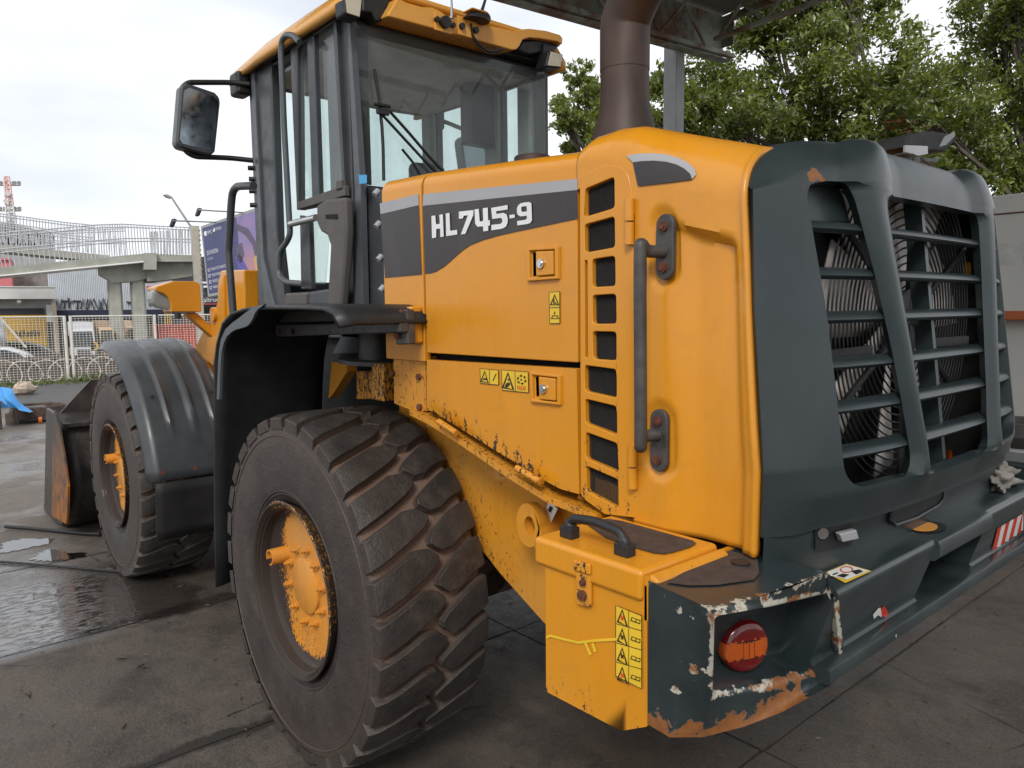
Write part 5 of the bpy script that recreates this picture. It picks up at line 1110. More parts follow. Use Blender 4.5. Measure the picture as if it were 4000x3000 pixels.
g = G('rust_paint'); o = g.pos(); f = g.noise(2.2, 7, .65, vec=g.map(o, (1, 1, .6))); c = g.mix(g.mr(f, .45, .60), (.30, .33, .28), (.17, .085, .045)); c = g.mix(g.mr(g.noise(6, 6, .7, vec=o), .56, .7), c, (.045, .024, .016)); g.set(c, .6); g.bump(f, .2, .01)
simple('galv_grey', (.30, .31, .31), .55, .1, scale=4); simple('white_wire', (.62, .60, .54), .5); simple('concrete_light', (.33, .33, .285), .8, scale=2, var=.15); simple('concrete_pole', (.40, .37, .31), .8, scale=4)
simple('roof_deck', (.30, .29, .27), .7); simple('white_wall', (.78, .78, .75), .7, scale=2, var=.06); simple('grey_wall', (.36, .36, .35), .8, scale=2); simple('dark_wall', (.045, .046, .055), .7); simple('navy', (.018, .022, .05), .6)
simple('corrugated', (.52, .55, .58), .5, scale=2, var=.06); simple('shutter_yellow', (.62, .36, .025), .55, scale=3); simple('cream', (.52, .45, .36), .7); simple('pink_wall', (.62, .18, .19), .7); simple('block_wall', (.24, .22, .20), .9, scale=3, var=.3)
simple('graffiti', (.05, .048, .05), .7); simple('car_white', (.66, .67, .70), .22, Coat_Weight=.5, var=.03); simple('car_dark', (.02, .022, .025), .25, Coat_Weight=.5); simple('silver', (.55, .56, .57), .35, .6); simple('truck_beige', (.62, .42, .27), .45); simple('red_paint', (.50, .07, .045), .6, var=.2, scale=3)
simple('tower_hazy_red', (.80, .58, .54), .6); simple('tower_white', (.70, .70, .68), .6); simple('bb_boom', (.10, .085, .13), .6); simple('bb_navy', (.050, .055, .145), .5); simple('bb_violet', (.09, .075, .30), .5); simple('rail_grey', (.46, .47, .49), .5)  # mast red is paled: distant haze put into the colour
g = G('bb_sunset'); o = g.pos(); f = g.mr(g.sep(o)[2], 1.9, 4.6); n_ = g.noise(.9, 5, vec=o); c = g.mix(g.math('ADD', f, g.mr(n_, .3, .7, -.25, .25)), (.60, .26, .10), (.22, .17, .36)); g.set(c, .5)
simple('tarp_blue', (.045, .26, .60), .45, var=.15, scale=6); simple('orange_band', (.75, .16, .02), .5); simple('stone', (.42, .34, .27), .9, var=.3, scale=20); simple('orange_rail', (.42, .10, .03), .6); simple('box_white', (.55, .54, .49), .5, scale=2, var=.05); simple('box_ghost', (.50, .50, .46), .6)
# ---------------------------------------------------------------- ground
b = MB(); prof = [(-400, -.02), (24.7, -.02), (25.1, .22), (25.6, .42), (26.2, .52), (27.2, .45), (28.6, ROAD), (900, ROAD)]; ss = [-900]+[-30+2*k for k in range(41)]+[900]; rows = []
for a, z in prof: rows.append([AE(s, a, z+(random.uniform(-.05, .08) if 25 < a < 27.5 else 0)) for s in ss])
b.grid(rows); ground = b.build('ground', 'dirt', None, smooth=60); tag(ground, kind='structure')
# concrete slabs of the yard, each its own piece
xj = [-.34+1.59*k for k in range(-9, 5)]; yj = [-9.2, -6.2, -3.2, .28, 3.78, 7.28, 10.8]
for i in range(len(xj)-1):
    for j in range(len(yj)-1):
        x0, x1, y0, y1 = xj[i]+.006, xj[i+1]-.006, yj[j]+.006, yj[j+1]-.006; pts = []
        for (ax, ay, bx_, by) in ((x0, y0, x1, y0), (x1, y0, x1, y1), (x1, y1, x0, y1), (x0, y1, x0, y0)):
            m = 10 if ax == bx_ else 5
            for k in range(m): t = k/m; pts.append(V((lerp(ax, bx_, t)+random.uniform(-.005, .005), lerp(ay, by, t)+random.uniform(-.005, .005), 0)))
        z = random.uniform(-.0025, .0); b = MB(); b.prism([p+V((0, 0, z)) for p in pts], (0, 0, -.03)); b.build('concrete_slab', 'concrete', ground, smooth=0)
b = MB(); b.face([V((xj[0], yj[0], -.0085)), V((xj[-1], yj[0], -.0085)), V((xj[-1], yj[-1], -.0085)), V((xj[0], yj[-1], -.0085))]); b.build('joint_filler', 'joint_mud', ground, smooth=0)
# outer yard apron
b = MB(); b.face([AE(-60, 16.2, -.012), AE(60, 16.2, -.012), AE(60, 24.4, -.012), AE(-60, 24.4, -.012)]); o_ = b.build('yard_apron', 'asphalt', None, smooth=0); tag(o_, kind='structure')
b = MB(); b.face([V((xj[0], -40, -.016)), V((xj[0], 40, -.016)), AE(44, 16.3, -.016), AE(-44, 16.3, -.016)]); b.face([V((xj[0], -40, -.0165)), V((12, -40, -.0165)), V((12, yj[0], -.0165)), V((xj[0], yj[0], -.0165))]); b.face([V((xj[0], yj[-1], -.0165)), V((14, yj[-1], -.0165)), V((14, 40, -.0165)), V((xj[0], 40, -.0165))]); o_ = b.build('yard_floor', 'concrete', None, smooth=0); tag(o_, kind='structure')
b = MB(); b.face([AE(-300, 30, ROAD+.006), AE(300, 30, ROAD+.006), AE(300, 46, ROAD+.006), AE(-300, 46, ROAD+.006)]); o_ = b.build('road', 'asphalt', None, smooth=0); tag(o_, kind='structure')
# puddles
def puddle(px, z=.0045):
    pts = PL(px, z=z); c = sum(pts, V((0, 0, 0)))/len(pts); out = []
    n = len(pts)
    for i in range(n):
        p, q = pts[i], pts[(i+1) % n]
        for k in range(6):
            t = k/6; w_ = p.lerp(q, t); out.append(w_+(w_-c).normalized()*random.uniform(-.03, .03))
    b = MB(); b.face(out); o_ = b.build('puddle', 'water', None, smooth=0); tag(o_, kind='structure')
puddle([(0, 2125), (60, 2108), (140, 2103), (212, 2104), (190, 2125), (110, 2140), (40, 2155), (0, 2160)])
puddle([(128, 2185), (150, 2160), (190, 2147), (228, 2146), (270, 2158), (330, 2160), (322, 2175), (250, 2186), (180, 2192)])
# ---------------------------------------------------------------- fence with mesh, posts, razor coil, grass
FA = 24.2; ztop = P(259, 1236, a=FA).z; s_post, _ = sa(262, 1236, FA); s2_, _ = sa(603, 1236, FA); sp = s2_-s_post
fence = thing('mesh_fence', AE(s_post, FA, 0), 'white welded wire mesh fence along the far side of the yard', 'fence')
for k in range(-2, 5):
    s0 = s_post+sp*k
    for dxs in ((-.0, ) if k else (-.07, .075)):
        b = At(); b.cyl(AE(s0+dxs, FA, -.02), AE(s0+dxs, FA, ztop+.02), .042, 10); b.build('post', 'white_wire', fence)
    b = At(); q0, q1 = s0+.1, s0+sp-.06; b.tube([AE(q0, FA, ztop), AE(q1, FA, ztop)], .022, 6)
    n = int((q1-q0)/.083)
    for i in range(n+1): s_ = lerp(q0, q1, i/n); b.tube([AE(s_, FA, .03), AE(s_, FA, ztop)], .005, 4, cap=False)
    m = 26
    for j in range(m): z = lerp(.03, ztop, j/m); b.tube([AE(q0, FA+.006, z), AE(q1, FA+.006, z)], .005, 4, cap=False)
    o_ = b.build('mesh_panel', 'white_wire', fence, smooth=0); tag(o_, kind='stuff')
coil = At(); r0 = .30; pts = []
nturn = 36
for k in range(nturn*20):
    t = k/20*2*math.pi; s_ = s_post-5.2+k/20*.46; rr = r0*(1+.03*math.sin(k*1.7)); pts.append(AE(s_+.30*math.sin(t*1.0)*.9, FA-.35+rr*.25*math.cos(t*.5), .33+rr*math.cos(t)+.02*math.sin(k*.37)))
coil.tube(pts, .010, 4)
for k in range(0, len(pts), 3): coil.box(pts[k], (.02, .05, .03))
o_ = coil.build('razor_wire', 'white_wire', None, smooth=0); tag(o_, 'coil of razor wire lying along the foot of the mesh fence', 'razor wire')
b = MB()
for k in range(9000):
    s_ = random.uniform(-14, 14); a_ = FA-.35+random.gauss(0, .28)+.2*math.sin(s_*1.3); h = random.uniform(.05, .2)*(1.3 if math.sin(s_*2.1)+random.random() > .8 else .7); p = AE(s_, a_, -.012); d_ = V((random.uniform(-1, 1), random.uniform(-1, 1), 0))*.02; t_ = V((random.uniform(-.1, .1), random.uniform(-.1, .1), h)); b.face([p-d_, p+d_, p+t_])
o_ = b.build('grass', 'grass_blade', None, smooth=0); tag(o_, 'strip of weedy grass along the foot of the mesh fence', 'grass', kind='stuff')
b = MB()
for k in range(5000):
    s_ = random.uniform(-14, 14); a_ = random.uniform(25.1, 26.6); h = random.uniform(.08, .3); p = AE(s_, a_, interp(a_, prof)-.03); d_ = V((random.uniform(-1, 1), random.uniform(-1, 1), 0))*.03; t_ = V((random.uniform(-.15, .15), random.uniform(-.15, .15), h)); b.face([p-d_, p+d_, p+t_])
o_ = b.build('bank_weeds', 'rust_steel', None, smooth=0); tag(o_, 'dry brown weeds on the bank behind the mesh fence', 'weeds', kind='stuff')
# ---------------------------------------------------------------- yard clutter at the left
tb = thing('tarp_bundle', P(60, 1640, z=0), 'crumpled blue tarpaulin draped over a heap beside the rusty ring', 'tarpaulin')
b = At(); c0 = tb.location; rows = []
dn = 12.6
for j in range(15):
    row = []
    for i in range(25):
        u, v = i/24, j/14; px_ = lerp(-40, 118, u); top = interp(px_, [(-40, 1508), (0, 1512), (30, 1515), (52, 1520), (70, 1545), (95, 1585), (118, 1608)]); bot = interp(px_, [(-40, 1600), (20, 1592), (60, 1594), (75, 1604), (118, 1612)]); q = P(px_, lerp(top, bot, v), d=dn-.25*math.sin(v*1.5)); row.append(q+FW*(.05*math.sin(7*u+3*v)+.03*math.sin(15*u-6*v)))
    rows.append(row)
rows = [[CAM+(p-CAM)*1.06 for p in rows[0]]]+rows
b.grid(rows); b.build('tarp_sheet', 'tarp_blue', tb, smooth=60)
rz = thing('rusty_ring', P(150, 1620, z=0), 'round rusty steel ring lying on the yard floor by the blue tarp', 'steel ring')
c = P(152, 1602, z=.16); b = At(); b.lathe(V((c.x, c.y, 0)), (0, 0, 1), [(.0, .40), (.24, .42), (.26, .40), (.24, .37), (.05, .35), (.05, 0)], 40); b.build('ring_wall', 'rust_steel', rz, smooth=40)
gb = thing('gear_casting', P(100, 1645, z=0), 'greasy dark gear housing in front of the rusty ring', 'casting')
b = At(); q = P(115, 1640, z=0); b.box(V((q.x, q.y, .12)), (.35, .55, .22)); b.build('housing', 'bracket_black', gb, bevel=.04); q = P(92, 1640, z=0); b = At(); b.cyl(V((q.x+.1, q.y-.12, 0)), V((q.x+.1, q.y-.12, .14)), .16, 20); b.build('flange', 'rust_steel', gb)
bxr = thing('rust_box', P(10, 1672, z=0), 'rusty brown steel box at the left edge of the yard', 'box'); q = P(0, 1672, z=0); b = At(); b.box(V((q.x, q.y-.16, .21)), (.30, .36, .42)); b.build('box_body', 'rust_steel', bxr, bevel=.02); b = At(); b.box(V((q.x+.0, q.y-.16, .43)), (.34, .40, .03)); b.build('box_rim', 'rust_steel', bxr)
hs = thing('suction_hose', P(140, 1645, z=0), 'thin black hose with orange collar lying near the bucket', 'hose'); b = At(); b.tube([P(*t, z=.04) for t in ((72, 1648), (110, 1644), (150, 1640), (200, 1637))], .03, 10); b.build('hose', 'wire_black', hs); a_, c_ = P(150, 1642, z=.05), P(164, 1641, z=.05); b = At(); b.cyl(a_, c_, .055, 14); b.build('collar', 'orange_band', hs)
st = MB(); q = P(97, 1537, z=.0); st.sphere((q.x, q.y, .12), .22, 9, 6, (1, 1.2, .7)); st.v = [tuple(V(v)+V((random.uniform(-.04, .04),)*3)) for v in st.v]; o_ = st.build('stone', 'stone', None, smooth=0); tag(o_, 'pale stone lying on the yard floor near the grass', 'stone')
b = MB(); b.tube([P(*t, z=.025) for t in ((22, 2057), (120, 2064), (240, 2075), (330, 2083), (392, 2086))], .016, 10); o_ = b.build('rubber_hose', 'wire_black', None); tag(o_, 'long black rubber hose lying on the wet slabs before the front tyre', 'hose')
b = MB(); b.tube([P(*t, z=.012) for t in ((0, 2194), (120, 2203), (250, 2214), (400, 2226), (470, 2231))], .010, 8); o_ = b.build('steel_cable', 'wire_black', None); tag(o_, 'thin dark cable running across the wet slabs to the front tyre', 'cable')
# leaf litter and twigs
b = MB()
for k in range(900):
    q = V((random.uniform(-3.5, 3.4), random.uniform(-2.4, 3.0), .004)); a_ = random.random()*6.28; l_ = random.uniform(.004, .022)*random.choice((1, 1, 1, 1.8)); u = V((math.cos(a_), math.sin(a_), 0))*l_; v_ = V((-u.y, u.x, 0))*random.uniform(.12, .4); b.face([q-u, q+v_+V((0, 0, .006)), q+u, q-v_])
o_ = b.build('leaf_litter', 'rust_steel', None, smooth=0); tag(o_, 'scattered dry leaf bits and twigs on the dark floor', 'leaf litter', kind='stuff')
# ---------------------------------------------------------------- canopy over the yard
K = V((-3.47, 6.85, 0)); U1 = V((.085, .9964, 0)); U2 = V((-.9964, .085, 0)); ZC, HC = 5.2, .62; L1, L2 = 8.3, 9.5
def KC(u, v, z): q = K-U1*u-U2*v; return V((q.x, q.y, z))     # u back along the fascia, v back under the roof
can = thing('canopy', K, 'rusty steel canopy roof with truss edge and grey post above the loader', 'canopy')
b = At(); b.prism([KC(0, 0, ZC), KC(L1, 0, ZC), KC(L1, 0, ZC+HC), KC(0, 0, ZC+HC)], -U2*.012); b.prism([KC(0, .0, ZC-.006), KC(L1, .0, ZC-.006), KC(L1, .16, ZC-.006), KC(0, .16, ZC-.006)], (0, 0, .012)); b.build('fascia', 'rust_paint', can)
b = At(); b.prism([KC(0, .013, ZC+.2), KC(0, .2, ZC+.2), KC(0, .2, ZC+HC), KC(0, .013, ZC+HC)], -U1*.01); b.prism([KC(0, .01, ZC), KC(.35, .01, ZC), KC(.35, .01, ZC+HC), KC(0, .01, ZC+HC)], -U2*-.004); b.build('corner_plate', 'rust_paint', can)
b = At(); b.prism([KC(.02, .2, ZC+.50), KC(.02, L2, ZC+.50), KC(.02, L2, ZC+.58), KC(.02, .2, ZC+.58)], U1*-.08); b.prism([KC(.35, .2, ZC+.17), KC(.35, L2, ZC+.17), KC(.35, L2, ZC+.21), KC(.35, .2, ZC+.21)], U1*-.08); b.build('edge_truss', 'rust_paint', can)
for k in range(18):
    v0 = .25+k*.72; b = At(); b.tube([KC(.38, v0, ZC+.20), KC(.38, v0+.36, ZC+.52)], .022, 6); b.tube([KC(.38, v0+.72, ZC+.20), KC(.38, v0+.36, ZC+.52)], .022, 6); b.build('truss_web', 'rust_paint', can)
for k in range(14):
    u0 = .6+k*.85; b = At(); b.tube([KC(u0, .20, ZC+.08), KC(u0+.4, .20, ZC+.52)], .02, 6); b.tube([KC(u0+.85, .20, ZC+.08), KC(u0+.4, .20, ZC+.52)], .02, 6); b.build('truss_web', 'rust_paint', can)
b = At(); b.prism([KC(0, .14, ZC+.02), KC(L1, .14, ZC+.02), KC(L1, .22, ZC+.02), KC(0, .22, ZC+.02)], (0, 0, .05)); b.build('truss_chord', 'rust_paint', can)
for k in range(9):
    v0 = 1.5*k+.9; b = At(); b.prism([KC(0, v0, ZC+HC-.12), KC(L1, v0, ZC+HC-.12), KC(L1, v0+.06, ZC+HC-.12), KC(0, v0+.06, ZC+HC-.12)], (0, 0, .1)); b.build('purlin', 'rust_paint', can)
b = At(); rows = []
for i in range(126):
    u = L1*i/125; dz = .03*(1 if i % 2 else -1); rows.append([KC(u, -.1, ZC+HC+.04+dz), KC(u, L2, ZC+HC+.30+dz)])
b.grid(rows); b.build('roof_sheet', 'roof_deck', can, smooth=0)
pp = P(2633, 300, x=-3.62); 
for (u, v) in ((None, None), (.3, L2-.3), (L1-.3, L2-.3)):
    q = V((pp.x, pp.y, 0)) if u is None else KC(u, v, 0); b = At(); b.box(V((q.x, q.y, (ZC+.1)/2)), (.20, .20, ZC+.1), Matrix.Rotation(.085, 3, 'Z')); b.build('post', 'galv_grey', can, bevel=.01)
# ---------------------------------------------------------------- buildings
def abox(b, px0, py0, px1, py1, a, dep, zbot=None):
    s0, _ = sa(px0, (py0+py1)/2, a); s1, _ = sa(px1, (py0+py1)/2, a); _, z1 = sa((px0+px1)/2, py0, a); z0 = sa((px0+px1)/2, py1, a)[1] if zbot is None else zbot
    b.prism([AE(s0, a, z0), AE(s1, a, z0), AE(s1, a, z1), AE(s0, a, z1)], E2*dep); return s0, s1, z0, z1
def part(name, mat, par, px0, py0, px1, py1, a, dep, zbot=None, **k):
    b = At(); abox(b, px0, py0, px1, py1, a, dep, zbot); return b.build(name, mat, par, **k)
def bthing(name, px, a, label, cat, group=None): s, _ = sa(px, 1230, a); return thing(name, AE(s, a, ROAD), label, cat, group)
A1 = 50; sh = bthing('shop_building', 100, A1, 'white fronted shop with yellow roller shutter beyond the fence', 'building')
part('wall', 'grey_wall', sh, -420, 1150, 212, 1400, A1, 8, ROAD); part('fascia', 'white_wall', sh, -420, 1120, 216, 1168, A1-.8, 1.2); part('parapet', 'white_wall', sh, -420, 1117, 214, 1121, A1-.86, 1.3)
part('louvre', 'dark_wall', sh, -420, 1206, 173, 1232, A1-.1, .2); part('pilaster', 'white_wall', sh, 182, 1190, 210, 1258, A1-.25, .3); part('pilaster_base', 'dark_wall', sh, 185, 1258, 212, 1400, A1-.22, .3, ROAD)
b = At(); s0, s1, z0, z1 = abox(MB(), -420, 1232, 190, 1345, A1-.1, .1, ROAD); n = 30
for k in range(n): za, zb_ = lerp(z0, z1, k/n), lerp(z0, z1, (k+.86)/n); b.prism([AE(s0, A1-.12, za), AE(s1, A1-.12, za), AE(s1, A1-.12, zb_), AE(s0, A1-.12, zb_)], E2*.1)
b.build('roller_shutter', 'shutter_yellow', sh, smooth=0)
def scrawl(parent, px0, px1, py0, py1, a, n, r, name='graffiti'):
    b = At(); x = px0; st_ = (px1-px0)/n
    for k in range(n):
        hgt = (py1-py0); m_ = random.choice([[(0, 1), (.5, 0), (1, 1)], [(0, 0), (.6, 1), (.8, .1), (1.3, 1)], [(.1, 0), (.2, 1), (.2, .45), (1, .1)], [(0, .2), (1, .2), (.5, .2), (.4, 1)], [(0, 1), (.3, 0), (.7, 1), (1, 0)]])
        b.tube([P(x+q[0]*st_*1.1, py0+q[1]*hgt+random.uniform(-3, 3), a=a) for q in m_], r, 4); x += st_
    return b.build(name, 'graffiti', parent, smooth=0)
random.seed(3); scrawl(sh, 60, 155, 1292, 1315, A1-.16, 6, .03)
b = At(); p = P(75, 1178, a=A1-.6); b.sphere(p, .12); b.build('wall_lamp', 'letter_white', sh)
A2 = 58; wh = bthing('warehouse', 400, A2, 'pale corrugated warehouse with black graffiti beyond the footbridge', 'building')
b = At(); s0, s1, z0, z1 = abox(MB(), 190, 1040, 700, 1212, A2, .1); rows = []; n = 150
for k in range(n+1): s_ = lerp(s0, s1, k/n); dz = .06*(1 if k % 2 else 0); rows.append([AE(s_, A2-dz, z0), AE(s_, A2-dz, z1)])
b.grid(rows); b.build('cladding', 'corrugated', wh, smooth=0)
part('wall', 'dark_wall', wh, 190, 1120, 720, 1400, A2+.2, 14, ROAD); part('beam', 'navy', wh, 228, 1210, 700, 1246, A2-.2, .4); part('roof_edge', 'red_paint', wh, 575, 1118, 640, 1123, A2-.3, .3)
scrawl(wh, 215, 440, 1166, 1208, A2-.12, 9, .05); scrawl(wh, 494, 520, 1178, 1190, A2-.12, 2, .045); scrawl(wh, 582, 640, 1168, 1195, A2-.12, 3, .05)
part('column', 'cream', wh, 208, 1180, 226, 1400, A2-8.6, .5, ROAD)
bw = bthing('block_wall', 120, 66, 'grey block wall above the white fronted shop', 'wall'); part('wall', 'block_wall', bw, 20, 1062, 205, 1130, 66, 3, ROAD)
pk = bthing('pink_building', 20, 63, 'salmon pink building at the far left edge', 'building'); part('wall', 'pink_wall', pk, -300, 1010, 44, 1130, 63, 5, ROAD); part('parapet', 'pink_wall', pk, -300, 1005, 40, 1012, 62.8, 5)
dk = bthing('dark_building', 100, 78, 'dark building with curved roof behind the footbridge', 'building')
b = At(); prf = [(-260, 850), (-100, 855), (0, 870), (60, 878), (120, 890), (180, 905), (214, 918), (214, 1100), (-260, 1100)]; b.prism([P(*q, a=78) for q in prf], E2*12); b.build('wall', 'dark_wall', dk)
for k in range(26): b = At(); abox(b, -20+k*9, interp(-20+k*9, prf[:7])+2, -17+k*9, 950, 77.8, .2); b.build('cladding_rib', 'rail_grey', dk)
part('lower_wall', 'grey_wall', dk, -260, 955, 216, 1120, 77.5, .4, ROAD)
bt = bthing('black_shop', 840, 56, 'black shop front with white lettering behind the billboard', 'building')
part('wall', 'dark_wall', bt, 690, 1005, 1120, 1240, 56, 10, ROAD); part('door_band', 'cavity', bt, 800, 1200, 1120, 1260, 55.85, .2); part('red_line', 'red_paint', bt, 793, 1185, 1000, 1189, 55.8, .1)
po, pu = P(795, 1180, a=55.7), P(870, 1177, a=55.7); text('shop_lettering', 'altruckbr', 'letter_white', po, pu-po, (0, 0, 1), .46, bt, .95)
for q in ((785, 1100, 832, 1108), (795, 1115, 820, 1124)): part('shop_stripe', 'letter_white', bt, *q, 55.8, .1)
# footbridge ---------------------------------------------------------
fb = bthing('footbridge', 500, 42, 'grey concrete footbridge with steel railings and twin columns beyond the fence', 'footbridge')
def beam_px(name, top, bot, a0, a1, dep, mat='concrete_light'):
    b = At(); b.prism([P(top[0][0], top[0][1], a=a0), P(top[1][0], top[1][1], a=a1), P(bot[1][0], bot[1][1], a=a1), P(bot[0][0], bot[0][1], a=a0)], E2*dep); return b.build(name, mat, fb)
beam_px('ramp_beam', [(-200, 1062), (565, 990)], [(-200, 1096), (565, 1022)], 40, 40, 2.2); beam_px('ramp_lip', [(-200, 1094), (563, 1019)], [(-200, 1099), (563, 1024)], 39.93, 39.93, 2.3, 'white_wall')
beam_px('upper_ramp', [(-200, 935), (430, 998)], [(-200, 962), (430, 1024)], 45, 45, 2); beam_px('landing', [(612, 993), (783, 997)], [(612, 1018), (783, 1018)], 40, 40, 5); beam_px('landing_lip', [(610, 1017), (783, 1017)], [(610, 1022), (783, 1022)], 39.95, 39.95, 4)
beam_px('end_block', [(563, 988), (612, 988)], [(563, 1053), (612, 1053)], 39.7, 39.7, 1.0)
b = At(); b.prism(PL([(575, 1022), (752, 1022), (752, 1078), (620, 1098), (575, 1098)], a=40.6), E2*3); b.build('haunch', 'concrete_light', fb); b = At(); b.prism(PL([(385, 1042), (575, 1024), (610, 1050), (575, 1088), (520, 1100), (440, 1105), (425, 1092), (388, 1072)], a=40.8), E2*1.2); b.build('cap', 'concrete_light', fb)
for (x0, x1) in ((430, 484), (520, 575)): b = At(); abox(b, x0, 1085, x1, 1400, 40.9, .9, ROAD); b.build('column', 'concrete_light', fb, bevel=.12, seg=1)
def railing(name, top, bot, a, n, tilt=0):
    b = At()
    def at(t, tab): k = min(int(t*(len(tab)-1)), len(tab)-2); f = t*(len(tab)-1)-k; return (lerp(tab[k][0], tab[k+1][0], f), lerp(tab[k][1], tab[k+1][1], f))
    for i in range(n+1):
        t = i/n; p, q = P(*at(t, top), a=a), P(*at(t, bot), a=a); b.tube([p, q], .022, 4, cap=False)
    for fr_ in (0, .09, .45, .55):
        b.tube([P(*at(t/24, top), a=a).lerp(P(*at(t/24, bot), a=a), fr_) for t in range(25)], .028, 4)
    o_ = b.build(name, 'rail_grey', fb, smooth=0); o_['kind'] = 'stuff'
railing('railing', [(-150, 925), (0, 910), (215, 893), (380, 878), (480, 875), (600, 882), (770, 890)], [(-120, 1060), (30, 1048), (230, 1028), (390, 1012), (490, 1000), (610, 990), (770, 993)], 40.0, 62)
railing('railing', [(-150, 815), (0, 834), (130, 852), (250, 868), (370, 880)], [(-150, 925), (0, 945), (130, 960), (250, 975), (370, 990)], 45, 40); railing('railing', [(-150, 855), (0, 866), (130, 886), (250, 905), (490, 892)], [(-150, 950), (0, 965), (130, 980), (250, 990), (490, 1000)], 46.5, 46)
for k in range(15): b = At(); x = 590+k*12; b.tube([P(x, 905-k*.9, a=40), P(x+3, 994, a=40)], .045, 4); b.build('baluster', 'rail_grey', fb)
pl_ = bthing('utility_pole', 780, 38, 'square concrete utility pole with holes beside the billboard', 'pole'); part('shaft', 'concrete_pole', pl_, 763, 882, 792, 1400, 38, .35, ROAD)
for k in range(16): b = At(); p = P(779+k*1.1, 900+k*19, a=37.97); b.box(p, (.05, .07, .07)); b.build('pole_hole', 'block_wall', pl_)
sl = bthing('street_lamp', 740, 44, 'thin street lamp leaning out above the footbridge', 'street lamp'); b = At(); b.tube([P(770, 1230, a=44), P(745, 885, a=44), P(668, 768, a=44)], [.09, .07, .05], 8); b.build('lamp_pole', 'galv_grey', sl); b = At(); b.prism(PL([(640, 760), (655, 759), (672, 768), (668, 774), (650, 768)], a=44), E2*.4); b.build('lamp_head', 'galv_grey', sl)
# billboard ------------------------------------------------------------
bbL, bbR = 30., 26.8
def BB(px, py):
    t = (px-790)/205.; d = 1/lerp(1/bbL, 1/bbR, t); return P(px, py, d=d)
bb = thing('billboard', V((BB(868, 1150).x, BB(868, 1150).y, ROAD)), 'blue and sunset coloured billboard advertising an excavator behind the cab', 'billboard')
def bx_(t, v): return (lerp(790, 1080, t)+v*lerp(28, 24, t), lerp(lerp(887, 791, t), lerp(1153, 1096, t), v))
def bq(name, mat, pts, off): b = At(); b.fill([[BB(*bx_(t, v))-FW*off for t, v in pts]]); return b.build(name, mat, bb, smooth=0)
b = At(); b.prism([BB(*bx_(t, v)) for t, v in ((-.02, -.02), (1, -.02), (1, 1.02), (-.02, 1.02))], FW*.3); b.build('board', 'galv_grey', bb)
bq('panel', 'bb_navy', [(0, .02), (.46, .02), (.46, .5), (.53, .98), (0, .98)], .02); bq('picture', 'bb_sunset', [(.46, .02), (.99, .02), (.99, .98), (.62, .98), (.46, .55)], .02); bq('swoosh', 'bb_violet', [(.40, .55), (.46, .52), (.64, .98), (.46, .98)], .03)
bq('excavator_boom', 'bb_boom', [(.44, .10), (.60, .22), (.70, .45), (.70, .60), (.66, .60), (.64, .46), (.56, .30), (.44, .18)], .03); bq('excavator_bucket', 'bb_boom', [(.42, .42), (.50, .38), (.52, .55), (.47, .66), (.42, .60)], .03); bq('excavator_cab', 'shutter_yellow', [(.64, .62), (.80, .60), (.82, .78), (.99, .74), (.99, .95), (.68, .95)], .032); bq('excavator_window', 'galv_grey', [(.66, .64), (.77, .63), (.77, .80), (.69, .84)], .034)
def btext(nm, tx, t0, v0, t1, size, stretch, mat='letter_white'):
    a_, c_ = BB(*bx_(t0, v0))-FW*.05, BB(*bx_(t1, v0))-FW*.05; u_ = BB(*bx_(t0, v0-.1))-FW*.05-a_; text(nm, tx, mat, a_, c_-a_, u_, size, bb, stretch)
btext('board_lettering', 'BMC', .066, .135, .4, .22, .95); btext('board_lettering', 'HYUNDAI', .175, .118, .5, .18, .66); btext('board_lettering', 'ESCAVADEIRA', .03, .425, .5, .25, .66); btext('board_lettering', 'HYUNDAI', .03, .505, .5, .16, .75, 'rail_grey')
for i, tx in enumerate(('MELHOR CUSTO-BENEFÍCIO', 'PRODUTIVIDADE MÁXIMA', 'TRADIÇÃO E QUALIDADE', 'MÁXIMA ECONOMIA')): btext('board_lettering', tx, .068, .66+.087*i, .5, .165, .64)
for i in range(4):
    c_ = BB(*bx_(.042, .645+.087*i))-FW*.05; b = At(); b.tube([c_+(RT*math.cos(t)+UP*math.sin(t))*.06 for t in [k*math.pi/6 for k in range(12)]], .010, 4, closed=True); b.tube([c_-RT*.03, c_-UP*.03, c_+(RT+UP)*.045], .011, 4); b.build('tick_mark', 'letter_white', bb, smooth=0)
c_ = BB(*bx_(.043, .112))-FW*.05; b = At(); b.face([c_+(RT*math.cos(t)*.07+UP*math.sin(t)*.10) for t in [k*math.pi/8 for k in range(16)]]); b.build('board_emblem', 'letter_white', bb, smooth=0); b = At(); c_ = BB(*bx_(.158, .098))-FW*.05; b.face([c_-RT*.06-UP*.08, c_+RT*.08-UP*.06, c_+UP*.10]); b.build('board_emblem', 'letter_white', bb, smooth=0)
b = At(); q = BB(872, 1150)+FW*.15; b.cyl(q+V((0, 0, .1)), V((q.x, q.y, ROAD)), .17, 14); b.build('board_post', 'galv_grey', bb)
for (p0, p1) in (((676, 862), (842, 868)), ((776, 820), (950, 830))):
    a_, c_ = P(*p0, d=26.5), BB(*p1); b = At(); b.cyl(a_, c_, .03, 6); b.build('floodlight_arm', 'galv_grey', bb); b = At(); b.prism([a_+RT*.05+UP*.08, a_-RT*.05-UP*.16, a_-RT*.14-UP*.2, a_-RT*.05+UP*.06], FW*.2); b.build('floodlight', 'dark_wall', bb)
